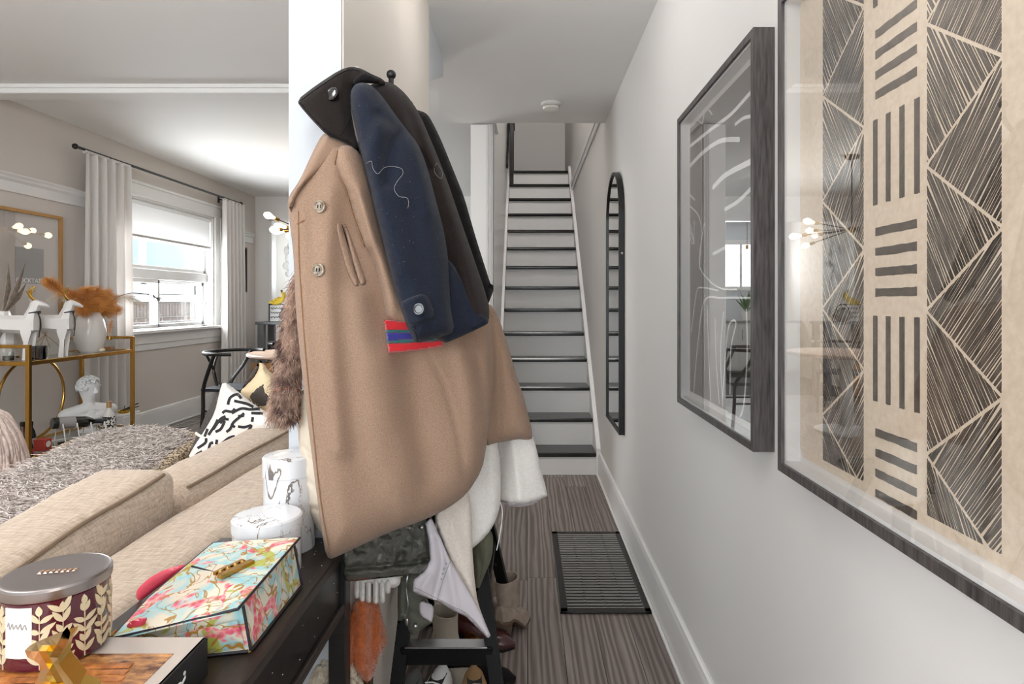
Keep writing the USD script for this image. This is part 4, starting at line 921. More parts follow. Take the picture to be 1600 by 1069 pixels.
part(cs_, 'handle', tube([(-3.03, 3.93, SZ2 + .012), (-3.0, 3.985, SZ2 + .012)], .009, 8), M['black_metal']); part(cs_, 'spoon', tube([(-3.0, 3.985, SZ2 + .012), (-2.975, 4.12, SZ2 + .01)], .003, 6), M['brass'])
# white cube with a tray past the cart
ct = thing('white_cube_table', 'low white cube table on the floor past the bar cart', 'side table', (-3.325, 5.02, 0))
part(ct, 'body', box(-3.385, -3.265, 4.90, 5.14, 0, .30, .006), M['white_matte']); part(ct, 'door_panel', box(-3.27, -3.258, 4.92, 5.12, .02, .28, .003), M['white_matte'])
br = thing('gold_twig_dish', 'black twig dish with gold pieces on the low white cube table', 'dish', (-3.325, 5.02, .30))
part(br, 'dish', lathe([(0, 0), (.035, 0), (.052, .022), (.048, .022), (.032, .006), (0, .006)], (-3.325, 5.02, .30), 20), M['gold'])
for k, (a, z) in enumerate(((.2, .04), (1.0, .055), (2.1, .03), (-.6, .045))): part(br, 'twig', bar((-3.325 - .03 * math.cos(a), 5.02 - .03 * math.sin(a), .318), (-3.325 + .11 * math.cos(a), 5.02 + .11 * math.sin(a), .31 + z), .007), M['black_metal'])

# wall picture over the cart
gp = thing('gold_framed_print', 'gold framed white print with a small grey picture and lettering above the cart', 'picture', (WL, 4.2, .95))
gy0, gy1, gz0, gz1 = 3.72, 4.615, 0.95, 1.86
R = Polygon([(gy0, gz0), (gy1, gz0), (gy1, gz1), (gy0, gz1)]); I = R.buffer(-.022, join_style=2)
part(gp, 'frame', extr_x(R.difference(I), WL + .001, WL + .032), M['gold_frame'], smooth=False)
part(gp, 'mat_board', extr_x(I, WL + .001, WL + .010), mat('mat_board', (214, 206, 200), .7), smooth=False)
part(gp, 'glass', extr_x(I, WL + .022, WL + .0235), M['picture_glass'], smooth=False)
ip = part(gp, 'inner_print', box(WL + .010, WL + .0115, 4.205, 4.455, 1.345, 1.60), M['grey_paper'], smooth=False)
tx = meshkit.text_mesh('COCKTAIL', .036, .001, bold=True); s_ = .236 / (tx.bounds[1][0] - tx.bounds[0][0]); tx.apply_scale([s_, .85, 1]); tx.apply_translation([-tx.bounds[0][0], 0, 0])
tx.apply_transform(np.array([[0, 0, 1, WL + .0115], [1, 0, 0, 4.212], [0, 1, 0, 1.352], [0, 0, 0, 1.0]])); part(ip, 'lettering', tx, M['white_print'], smooth=False)
sp2 = thing('small_framed_print', 'small black framed print on the left wall just past the right curtain', 'picture', (WL, 7.42, 1.34))
R = Polygon([(7.18, 1.34), (7.66, 1.34), (7.66, 1.90), (7.18, 1.90)]); I = R.buffer(-.02, join_style=2)
part(sp2, 'frame', extr_x(R.difference(I), WL + .001, WL + .03), M['black_metal'], smooth=False); part(sp2, 'print', extr_x(I, WL + .001, WL + .01), M['paper'], smooth=False)
for k in range(3): part(sp2, 'figure', box(WL + .01, WL + .011, 7.30, 7.54, 1.42 + k * .14, 1.52 + k * .14), M['grey_paper'], smooth=False)

# curtains and rod
def drape_mat():
    N = {'d': ('diffuse_bsdf', {'color': lin((240, 236, 233))}), 't': ('translucent_bsdf', {'color': lin((240, 236, 233))}), 'm': ('mix_closure', {'fac': 0.25})}
    return usdkit.material(stage, '/World/Looks/curtain_cloth', N, [('d.BSDF', 'm.closure1'), ('t.BSDF', 'm.closure2')], surface='m.closure')
M['drape'] = drape_mat()
XR = -3.45
rod = thing('curtain_rod', 'black curtain rod with ball ends above the side window', 'curtain rod', (XR, 6.0, 2.40))
part(rod, 'rod', tube([(XR, 4.66, 2.405), (XR, 7.33, 2.405)], .011, 12), M['black_metal'])
for y in (4.645, 7.34): part(rod, 'finial', ball((XR, y, 2.405), .022, 2), M['black_metal'])
for y in (5.02, 7.0): part(rod, 'bracket', join([box(WL + .001, WL + .008, y - .02, y + .02, 2.36, 2.44), bar((WL, y, 2.40), (XR - .003, y, 2.388), .012), tube([(XR + .016 * math.cos(a), y, 2.405 + .016 * math.sin(a)) for a in np.linspace(PI, 2 * PI, 9)], .004, 6)]), M['black_metal'])
def curtain(label, y0, y1, folds, seed, z0=.02, z1=2.385):
    r = np.random.default_rng(seed); n = 150; ys = np.linspace(0, 1, n); ph = r.uniform(0, 6, 3)
    rows = []
    for t in np.linspace(0, 1, 24):
        amp = .022 + .020 * t
        w = ys + .012 * t * np.sin(ys * 9 + ph[1])
        xx = XR + .012 + amp * np.tanh(2.0 * np.sin(2 * PI * folds * w + ph[0] + .4 * t * np.sin(5 * ys))) + .008 * t * np.sin(3 * ys + ph[2])
        yy = y0 + (y1 - y0) * w - .03 * t * (ys < 2) * (1 - ys) * 0 + .012 * np.cos(2 * PI * folds * w + ph[0])
        rows.append(np.c_[xx, yy, np.full(n, z1 + (z0 - z1) * t)])
    m_ = len(rows); F = np.vstack(rows); Bk = F - [.004, 0, 0]; f = []
    for i in range(m_ - 1):
        for k in range(n - 1):
            a, b, c, d_ = i * n + k, i * n + k + 1, (i + 1) * n + k + 1, (i + 1) * n + k
            f += [(a, d_, c), (a, c, b)]; q = m_ * n; f += [(q + a, q + c, q + d_), (q + a, q + b, q + c)]
    for k in range(n - 1):
        for i in (0, m_ - 1):
            a, b = i * n + k, i * n + k + 1; q = m_ * n; f += [(a, b, q + b), (a, q + b, q + a)]
    for i in range(m_ - 1):
        for k in (0, n - 1):
            a, b = i * n + k, (i + 1) * n + k; q = m_ * n; f += [(a, b, q + b), (a, q + b, q + a)]
    t = thing('curtain', label, 'curtain', (XR, (y0 + y1) / 2, z0))
    part(t, 'cloth', trimesh.Trimesh(np.vstack([F, Bk]), f, process=False), M['drape'], smooth=True)
    part(t, 'header', tube([(XR, y0 + .01, z1 + .006), (XR, y1 - .01, z1 + .006)], .016, 10), M['drape'])
curtain('white pleated curtain left of the side window, behind the bar cart', 4.73, 5.29, 5.5, 3)
curtain('white pleated curtain right of the side window, by the dining area', 6.90, 7.42, 6, 4)

# ------------------------------------------------------------------ dining area and kitchen beyond
tb = thing('dining_table', 'round pale pink wood dining table partly hidden by the coats', 'table', (-2.05, 5.70, 0))
part(tb, 'tabletop', lathe([(0, .715), (.50, .715), (.53, .728), (.53, .74), (.52, .75), (0, .75)], (-2.05, 5.7, 0), 56), mat('pink_wood', (214, 186, 168), .4, col2=(202, 172, 152), scale=6, stretch=(1, 8, 1)))
part(tb, 'pedestal', lathe([(.28, 0), (.28, .02), (.06, .06), (.05, .6), (.10, .715), (0, .715)], (-2.05, 5.7, 0), 28), M['white_matte'])
def wishbone(label, x_, y_, rot, z=0):
    t = thing('dining_chair', label, 'chair', (x_, y_, 0))
    c, s = math.cos(rot), math.sin(rot)
    W = lambda p: (x_ + c * p[0] - s * p[1], y_ + s * p[0] + c * p[1], p[2])
    def put(m): return m
    arc = [W((.27 * math.cos(a) * 1.05, .29 * math.sin(a), .765 + .012 * math.cos(a))) for a in np.linspace(-1.9, 1.9, 25)]
    arc = [W((-(.26 * math.cos(a)) , .29 * math.sin(a), .765)) for a in np.linspace(-2.0, 2.0, 25)]
    part(t, 'arm_rail', tube(arc, .016, 10), M['black_wood'])
    part(t, 'seat', hull([W((a * .22, b * (.23 if a > 0 else .19), z)) for a in (-1, 1) for b in (-1, 1) for z in (.43, .455)] + [W((.25, 0, .44))]), mat('seat_cord', (48, 50, 56), .8) if not stage.GetPrimAtPath('/World/Looks/seat_cord') else UsdShade.Material.Get(stage, '/World/Looks/seat_cord'))
    for b in (-1, 1):
        part(t, 'leg', tube([W(p) for p in spline([(.21, b * .22, 0), (.21, b * .215, .25), (.20, b * .21, .45)], 4)], [.013 + .004 * i / 8 for i in range(9)], 10), M['black_wood'])
        part(t, 'leg', tube([W(p) for p in spline([(-.22, b * .20, 0), (-.20, b * .19, .25), (-.19, b * .20, .45), (-.10, b * .265, .62), (-.03, b * .288, .765)], 5)], .016, 10), M['black_wood'])
        part(t, 'stretcher', tube([W((.21, b * .217, .26)), W((-.20, b * .19, .26))], .009, 8), M['black_wood'])
    part(t, 'back_splat', join([tube([W(p) for p in spline([(-.19, 0, .45), (-.225, 0, .60), (-.24, b * .10, .765)], 5)], .011, 8) for b in (-1, 1)]), M['black_wood'])
    part(t, 'stretcher', tube([W((.21, .217, .20)), W((.21, -.217, .20))], .009, 8), M['black_wood'])
wishbone('black wishbone dining chair with a curved arm rail left of the round table', -2.62, 5.50, -0.1)
wishbone('black wishbone dining chair on the far side of the round table', -2.55, 6.75, -1.0)
wishbone('black wishbone dining chair on the hidden right side of the round table', -1.2, 5.9, PI)
# chandelier
ch = thing('chandelier', 'brass and black sputnik chandelier with glowing filament bulbs over the dining table', 'chandelier', (-2.12, 5.74, 1.8))
cx, cy, cz = -2.12, 5.74, 1.90
part(ch, 'canopy', lathe([(0, -.03), (.06, -.03), (.065, -.02), (.065, 0), (0, 0)], (cx, cy, CL), 28), M['black_metal'])
part(ch, 'rod', tube([(cx, cy, CL - .02), (cx, cy, cz)], .007, 8), M['black_metal'])
part(ch, 'hub', ball((cx, cy, cz), .032, 2), M['brass'])
M['bulb'] = usdkit.material(stage, '/World/Looks/glowing_bulb', {'e': ('emission', {'color': lin((255, 226, 176)), 'strength': 6.0})}, [], surface='e.emission')
arms = [((-1, -.35, .12), .10), ((-1, -.15, -.10), .12), ((.3, 1, .10), .44), ((.1, 1, .02), .50), ((.35, .9, -.18), .46), ((-.45, -1, .22), .30), ((-.2, -1, -.12), .34), ((.1, -1, -.25), .32), ((1, -.3, .12), .40), ((1, .3, -.1), .40)]
for dx, al in arms:
    d = np.array(dx, float); d /= np.linalg.norm(d); p = np.array([cx, cy, cz])
    a = part(ch, 'arm', tube([p, p + d * al], .005, 6), M['black_metal'])
    part(a, 'socket', aim(lathe([(0, 0), (.016, 0), (.016, .05), (0, .05)], seg=14), p + d * (al - .01), d), M['brass'])
    part(a, 'bulb', aim(lathe([(0, 0), (.012, 0), (.016, .02), (.030, .06), (.030, .08), (.018, .105), (0, .11)], seg=16), p + d * (al + .04), d), M['bulb'])
# back console with sign, bananas and white flowers
gc = thing('grey_bar_table', 'dark grey tall bar table against the far wall', 'table', (-3.05, 7.6, 0))
M['slate'] = mat('slate_paint', (98, 98, 100), .5)
part(gc, 'top', box(-3.33, -2.7, 7.45, 7.85, .94, .975, .004), M['slate'])
for x_ in (-3.27, -2.76):
    for y in (7.5, 7.8): part(gc, 'leg', box(x_ - .04, x_ + .04, y - .03, y + .03, 0, .94, .004), M['slate'])
sg = thing('bar_sign', 'small white sign with black scribbled writing on the grey bar table', 'sign', (-3.1, 7.6, .975))
part(sg, 'board', box(-3.22, -2.98, 7.60, 7.62, .976, 1.19, .003), M['white_matte'])
part(sg, 'border', join([box(-3.225, -3.21, 7.594, 7.60, .976, 1.195), box(-2.99, -2.975, 7.594, 7.60, .976, 1.195), box(-3.22, -2.98, 7.594, 7.60, 1.18, 1.195)]), M['black_metal'])
rg = np.random.default_rng(3)
for k in range(3):
    pts = [(-3.20 + i * .012, 7.5985, 1.14 - k * .055 + .016 * math.sin(i * 2.3 + k) * rg.uniform(.4, 1)) for i in range(17)]
    part(sg, 'writing', tube(spline(pts, 3), .0035, 5), M['ribbon'])
bs = thing('banana_bunch', 'bunch of yellow bananas on top of the bar sign stand', 'bananas', (-3.1, 7.62, 1.19))
M['banana'] = mat('banana_skin', (232, 200, 54), .45, col2=(216, 186, 60), scale=8)
for k in range(4):
    sc_ = 1 - .16 * k; yo = -.02 + .016 * k
    pts = spline([np.array([-3.06, 7.60, 1.335]) + np.array([x_ * sc_ + .006 * k, yo, z_ * sc_]) for x_, z_ in ((0, 0), (.022, -.035), (.020, -.085), (-.02, -.125), (-.08, -.138), (-.135, -.120), (-.155, -.105))], 3)
    part(bs, 'banana', tube(pts, np.interp(np.linspace(0, 1, len(pts)), [0, .1, .3, .6, .85, 1], [.007, .013, .020, .021, .014, .005]), 10), M['banana'])
part(bs, 'stalk', tube([(-3.06, 7.60, 1.33), (-3.065, 7.60, 1.37)], .012, 8), mat('banana_stalk', (96, 78, 40), .7))
kt = thing('black_kettle', 'round dark kettle at the right end of the grey bar table', 'kettle', (-2.95, 7.52, .975))
part(kt, 'body', ball((-2.93, 7.47, 1.055), .11, 3, (1, .8, .75)), M['slate'], smooth=True); part(kt, 'handle', tube([(-2.93 + .08 * math.cos(a), 7.47, 1.10 + .09 * math.sin(a)) for a in np.linspace(0, PI, 11)], .008, 8), M['black_metal']); part(kt, 'lid', lathe([(.05, 0), (.04, .02), (0, .03)], (-2.93, 7.47, 1.125), 16), M['black_metal'])
fw_ = thing('white_flower_spray', 'tall spray of white paper flowers on the far wall above the bananas', 'flowers', (-3.0, 7.7, 1.3))
part(fw_, 'vase', lathe([(0, 0), (.03, 0), (.035, .1), (.02, .2), (0, .2)], (-2.92, 7.72, .976), 16), M['white_ceramic']); part(fw_, 'stem', tube(spline([(-2.92, 7.72, 1.15), (-2.96, 7.72, 1.45), (-3.0, 7.72, 1.75), (-2.93, 7.72, 2.0)], 6), .004, 6), M['white_matte'])
rg = np.random.default_rng(14)
for k in range(16):
    c_ = np.array([-2.98 + rg.uniform(-.07, .07), 7.72 + rg.uniform(-.04, .04), 1.45 + k * .032])
    part(fw_, 'petal', ball(c_, .06, 1, (rg.uniform(.5, 1), .25, rg.uniform(.6, 1.1))), M['white_matte'], smooth=True)
wc = thing('wooden_crate', 'small wooden box on the floor behind the dining chair', 'box', (-3.2, 7.55, .0))
M['crate'] = mat('crate_wood', (190, 140, 92), .6, col2=(164, 116, 72), scale=12, stretch=(2, 2, 12))
for k in range(4): part(wc, 'board', box(-3.36, -3.02, 7.42, 7.44, .02 + k * .115, .125 + k * .115, .003), M['crate'])
for x_ in (-3.36, -3.04): part(wc, 'side', box(x_, x_ + .02, 7.44, 7.7, .02, .46), M['crate'])
part(wc, 'back', box(-3.36, -3.02, 7.70, 7.72, .02, .46), M['crate']); part(wc, 'bottom', box(-3.36, -3.02, 7.42, 7.72, 0, .03), M['crate'])
# kitchen beyond, seen in the picture glass
kc = thing('kitchen_cabinets', 'white kitchen cabinets with counter under the far window, seen reflected', 'cabinets', (-2.2, 10.2, 0))
part(kc, 'base_cabinet', box(-3.5, -1.0, 9.9, 10.49, .1, .88, .004), M['white_matte']); part(kc, 'counter', box(-3.52, -.98, 9.87, 10.49, .88, .92, .005), M['grey_paper'])
for k in range(5): dd = part(kc, 'cabinet_door', box(-3.47 + k * .5, -3.01 + k * .5, 9.885, 9.902, .13, .85, .004), M['white_matte']); part(dd, 'handle', tube([(-3.05 + k * .5, 9.87, .6), (-3.05 + k * .5, 9.87, .78)], .006, 6), M['steel'])
for k in range(2): part(kc, 'wall_cabinet', box(-2.1 + k * .5, -1.62 + k * .5, 10.15, 10.49, 1.45, 2.2, .004), M['white_matte'])
pd = thing('pendant_lamp', 'small glass pendant lamp with glowing filament in the kitchen', 'lamp', (-2.55, 9.2, 1.9))
part(pd, 'cord', tube([(-2.42, 9.3, CL), (-2.42, 9.3, 2.08)], .004, 6), M['black_metal']); part(pd, 'canopy', lathe([(0, -.03), (.06, -.03), (.06, 0), (0, 0)], (-2.42, 9.3, CL), 20), M['steel']); part(pd, 'socket', lathe([(0, 0), (.02, 0), (.02, .06), (0, .06)], (-2.42, 9.3, 2.03), 14), M['brass']); part(pd, 'bulb', lathe([(0, 0), (.03, .02), (.035, .06), (.02, .12), (0, .12)], (-2.42, 9.3, 1.91), 16), M['bulb'])
pl = thing('potted_plant', 'green potted plant on the kitchen counter, seen reflected', 'plant', (-2.7, 10.1, .92))
part(pl, 'pot', lathe([(0, 0), (.06, 0), (.08, .14), (.07, .14), (0, .1)], (-2.7, 10.1, .92), 18), M['white_ceramic'])
M['leaf'] = mat('leaf_green', (76, 118, 60), .5)
rg = np.random.default_rng(6)
for k in range(22):
    b = np.array([-2.7, 10.1, 1.05]); d = np.array([rg.normal(0, .5), rg.normal(0, .5), 1]); d /= np.linalg.norm(d); tp = b + d * rg.uniform(.2, .42); md = (b + tp) / 2 + (0, 0, .03); sd_ = np.cross(d, [0, 0, 1]); sd_ /= np.linalg.norm(sd_) + 1e-9
    part(pl, 'leaf', hull([b, b + (.003, .003, 0), md + sd_ * .03, md - sd_ * .03, md + (0, 0, .008), tp]), M['leaf'], smooth=False)

# ------------------------------------------------------------------ console table behind the sofa
TZ, TX0, TX1, TY0, TY1 = 0.71, -0.652, -0.3725, 0.45, 1.295
cn = thing('console_table', 'dark espresso console table behind the sofa carrying the handbag and candle', 'console table', (-0.54, 0.94, 0))
part(cn, 'tabletop', box(TX0, TX1, TY0, TY1, TZ - 0.022, TZ, 0.003), M['espresso'], smooth=False)
part(cn, 'apron', box(TX1 - 0.030, TX1 - 0.012, TY0 + 0.03, TY1 - 0.03, 0.585, TZ - 0.022, 0.002), M['black_paint'], smooth=False)
part(cn, 'apron', box(TX0 + 0.012, TX0 + 0.03, TY0 + 0.03, TY1 - 0.03, 0.585, TZ - 0.022, 0.002), M['stool_black'], smooth=False)
part(cn, 'apron', box(TX0 + 0.012, TX1 - 0.012, TY1 - 0.03, TY1 - 0.012, 0.585, TZ - 0.022, 0.002), M['stool_black'], smooth=False)
part(cn, 'lower_rail', box(TX1 - 0.028, TX1 - 0.004, TY0 + 0.03, TY1 - 0.03, 0.567, 0.587, 0.003), M['espresso'], smooth=False)
for x_ in (TX0 + 0.02, TX1 - 0.02):
    for y in (TY0 + 0.02, TY1 - 0.02): part(cn, 'leg', box(x_ - 0.018, x_ + 0.018, y - 0.018, y + 0.018, 0, TZ - 0.022, 0.002), M['black_wood'], smooth=False)
part(cn, 'shelf', box(TX0 + .02, TX1 - .02, TY0 + .02, TY1 - .02, .12, .14, .002), M['black_wood'], smooth=False)
# dust and crumbs on the dark surfaces
rg = np.random.default_rng(4); du = []
for k in range(14):
    du.append(ball((rg.uniform(-.46, -.385), rg.uniform(.95, 1.35), TZ + .0006), rg.uniform(.0005, .0011), 0))
for k in range(16):
    du.append(ball((TX1 - .0115, rg.uniform(.7, 1.35), rg.uniform(.60, .68)), rg.uniform(.0005, .0011), 0))
part(cn, 'dust', du, M['white_matte'], kind='stuff', smooth=False)

def marble():
    N = {'t': ('texture_coordinate', {}), 'n': ('noise_texture', {'scale': 17, 'detail': 4, 'roughness': 0.55, 'distortion': 1.3}), 'mp': ('mapping', {'rotation': (0.5, 0.3, 0.6), 'scale': (1.0, 1.0, 0.45)}),
         'a': ('math', {'math_type': 'subtract', 'value2': 0.5}), 'b': ('math', {'math_type': 'absolute'}), 'r': ('rgb_ramp', {'ramp': [(0.0, lin((112, 108, 108))), (0.008, lin((156, 142, 128))), (0.022, lin((226, 228, 232))), (1, lin((236, 240, 246)))]}),
         'n2': ('noise_texture', {'scale': 5, 'detail': 2}), 'm': ('map_range', {'from_min': 0.45, 'from_max': 0.7, 'to_min': 0.0, 'to_max': 0.06}), 'ad': ('math', {'math_type': 'add'}), 'p': ('principled_bsdf', {'roughness': 0.22, 'coat_weight': 0.3})}
    L = [('t.object', 'mp.vector'), ('mp.vector', 'n.vector'), ('t.object', 'n2.vector'), ('n.fac', 'a.value1'), ('a.value', 'b.value1'), ('n2.fac', 'm.value'), ('b.value', 'ad.value1'), ('m.result', 'ad.value2'), ('ad.value', 'r.fac'), ('r.color', 'p.base_color')]
    return usdkit.material(stage, '/World/Looks/marble_print', N, L, surface='p.BSDF')
M['marble'] = marble()
def tin(label, c, r, h, lid):
    t = thing('marble_tin', label, 'tin', c)
    part(t, 'body', lathe([(0, 0), (r - .001, 0), (r, .002), (r, h - lid + .004), (0, h - lid + .004)], c, 56), M['marble'])
    part(t, 'lid', lathe([(r + .0004, h - lid), (r + .0022, h - lid + .001), (r + .0022, h - .003), (r - .001, h), (r - .010, h + .0008), (r * .5, h + .0015), (0, h + .002)], c, 56), M['marble'])
tin('tall round white marble patterned tin on the console, against the partition', (-0.485, 1.243, TZ), 0.0495, 0.190, 0.040)
tin('low round white marble patterned tin on the console, in front of the tall one', (-0.482, 1.130, TZ), 0.0595, 0.106, 0.024)

# coffee table book
bkx0, bkx1, bky0, bky1, bkz = -0.672, -0.428, 0.50, 0.815, TZ + 0.052
bo = thing('coffee_table_book', 'thick photo book with a pale cover and black spine under the candle jar', 'book', (-.51, .66, TZ))
part(bo, 'pages', box(bkx0 + .004, bkx1 - .004, bky0 + .003, bky1 - .003, TZ + .004, bkz - .003), M['paper'], smooth=False)
part(bo, 'back_cover', box(bkx0, bkx1, bky0, bky1, TZ, TZ + .004, .001), M['black_metal'], smooth=False)
sp = part(bo, 'spine', box(bkx1 - .006, bkx1 + .001, bky0, bky1, TZ, bkz, .0015), mat('spine_black', (30, 29, 31), .45), smooth=False, label='black spine with a white letter')
cv = part(bo, 'front_cover', box(bkx0, bkx1 - .0005, bky0, bky1, bkz - .003, bkz, .001), mat('cover_pale', (204, 192, 182), .35, coat=.3), smooth=False)
M['photo'] = mat('cover_photo', (92, 44, 26), .3, col2=(236, 170, 104), scale=26, stretch=(1, 2.4, 1), detail=4, lo=.38, hi=.66, coat=.4)
part(cv, 'cover_photo', box(bkx0 + .006, bkx1 - .022, bky0 + .01, bky1 - .040, bkz - .001, bkz + .0006), M['photo'], smooth=False)
rg = np.random.default_rng(7); fr_ = []
for k in range(7):
    a = rg.uniform(-.1, .1); fr_.append(bar((bkx0 + .03, bky0 + .17 + k * .012, bkz + .001), (bkx1 - .035 - .004 * k, bky0 + .165 + k * .014, bkz + .001), .009, .002))
part(cv, 'photo_detail', fr_, mat('photo_gold', (214, 138, 74), .35, col2=(150, 84, 40), scale=70), smooth=False)
sc = spline([(bkx0 + .03 + i * .0042, bky1 - .018 + .0014 * math.sin(i * 2.3), bkz + .0003) for i in range(22)], 2)
part(cv, 'lettering', tube(sc, .0006, 4), M['grey_paper'])
tx = meshkit.text_mesh('R.', .020, .001, bold=True); tx.apply_transform(np.array([[0, 0, 1, bkx1 + .0006], [0, -1, 0, bky1 - .055], [1, 0, 0, TZ + .016], [0, 0, 0, 1.0]]))
tx.apply_translation([0, 0, 0]); part(sp, 'lettering', tx, M['white_print'], smooth=False)

# candle jar
jx, jy, jr, JZ = -0.607, 0.785, 0.0585, TZ + 0.0525
cj = thing('candle_jar', 'large maroon candle jar with gold leaf print and silver lid on the photo book', 'candle', (jx, jy, JZ))
M['maroon'] = mat('maroon_glass', (72, 16, 34), 0.08, col2=(88, 22, 40), scale=6, coat=0.6)
part(cj, 'jar', lathe([(0, 0), (jr - .008, 0), (jr - .002, .004), (jr, .012), (jr, .085), (jr - .004, .088), (0, .088)], (jx, jy, JZ), 64), M['maroon'])
ld = part(cj, 'lid', lathe([(jr - .003, .086), (jr + .0015, .087), (jr + .002, .090), (jr + .002, .098), (jr, .1005), (jr - .004, .1015), (jr - .009, .1005), (0, .1000)], (jx, jy, JZ), 64), mat('lid_metal', (158, 151, 150), .32, metal=.95), label='silver metal lid')
def on_jar(u, v, lift=.0006): a = u; return np.array([jx + (jr + lift) * math.cos(a), jy + (jr + lift) * math.sin(a), JZ + v])
M['gold_leaf'] = mat('printed_gold_leaf', (226, 212, 178), .35, metal=.3)
def leaf_on(u, v, ang, L_, W_):
    pts = [(t * L_, W_ * math.sin(PI * t) ** .8 * (1 - .35 * t)) for t in np.linspace(0, 1, 7)]
    top = [(a, b) for a, b in pts] ; bot = [(a, -b) for a, b in pts]
    c, s = math.cos(ang), math.sin(ang)
    g = lambda a, b, l: on_jar(u + (a * c - b * s) / jr, v + a * s + b * c, l)
    A = [np.array([g(*p, .0011) for p in top]), np.array([g(*p, .0011) for p in bot]), np.array([g(*p, -.0004) for p in top]), np.array([g(*p, -.0004) for p in bot])]
    return strip(A, 7)
rg = np.random.default_rng(12)
u0, u1 = -2.55, .55
for k in range(8):
    u = u0 + (u1 - u0) * (k + .5) / 8
    if -1.90 < u < -1.30: continue
    lv_ = []
    v = .008 + .004 * (k % 2)
    while v < .072:
        for s in (-1, 1): lv_.append(leaf_on(u, v, PI / 2 + s * rg.uniform(.35, 1.15), rg.uniform(.011, .022), .0037))
        v += .0125
    lv_.append(leaf_on(u, min(v, .07), PI / 2 + .05, .013, .0042))
    lv_.append(strip([np.array([on_jar(u - .007, q, .001) for q in np.linspace(.006, v, 8)]), np.array([on_jar(u + .007, q, .001) for q in np.linspace(.006, v, 8)]), np.array([on_jar(u - .007, q, -.0004) for q in np.linspace(.006, v, 8)]), np.array([on_jar(u + .007, q, -.0004) for q in np.linspace(.006, v, 8)])], 8))
    part(cj, 'leaf_print', join(lv_), M['gold_leaf'], smooth=False)
ua, ub = -1.86, -1.32
us = np.linspace(ua, ub, 12)
lb_ = part(cj, 'label', strip([np.array([on_jar(u, .082, .0012) for u in us]), np.array([on_jar(u, .022, .0012) for u in us]), np.array([on_jar(u, .082, -.0004) for u in us]), np.array([on_jar(u, .022, -.0004) for u in us])], 12), M['paper'], smooth=False, label='white paper label')
sc = spline([(-1.80 + i * .028, .060 + .006 * math.sin(i * 2.1) * rg.uniform(.4, 1)) for i in range(15)], 4)
part(lb_, 'handwriting', tube([on_jar(a, b, .0014) for a, b in sc], .0005, 5), M['grey_paper'])
em = []
for k in range(7):
    for s in (-1, 1):
        c0 = np.array([jx - .020 + k * .0065, jy - .004 + k * .0012, JZ + .1012]); a = .2 + s * .85; q = np.array([math.cos(a), math.sin(a), 0]); n_ = np.array([-q[1], q[0], 0]); L_ = .010 - .0005 * k
        em.append(hull([c0, c0 + q * L_, c0 + q * L_ * .5 + n_ * .0028, c0 + q * L_ * .5 - n_ * .0028, c0 + q * L_ * .5 + (0, 0, .0012)]))
part(ld, 'embossed_leaf', em, mat('copper_emboss', (206, 168, 142), .3, metal=.8), smooth=False)

# gold faceted figure in front of the candle
gf = [(92, 945), (112, 925), (150, 905), (182, 898), (205, 885), (232, 878), (250, 856), (262, 866), (262, 892), (240, 930), (222, 955), (214, 985), (228, 1010), (252, 1040), (278, 1075), (300, 1110), (110, 1110), (135, 1060), (150, 1020), (150, 1000), (136, 985), (104, 975)]
G = Puff(c3(gf), lambda a, b: 0.60, 0.035, 0.035, R=30, step=11, it=0, noise=0.006, nscale=14)
g_ = thing('gold_figurine', 'small polished gold faceted animal figurine in front of the candle jar', 'figurine', (-0.47, 0.6, TZ))
part(g_, 'body', G.mesh(), M['gold'], smooth=False)
gb = U(82, 1090, 0.60)
part(g_, 'base', lathe([(0, 0), (.05, 0), (.05, .010), (.04, max(gb[2] - TZ, .02)), (0, max(gb[2] - TZ, .02))], (gb[0], .60, TZ), 8), M['gold'], smooth=False)

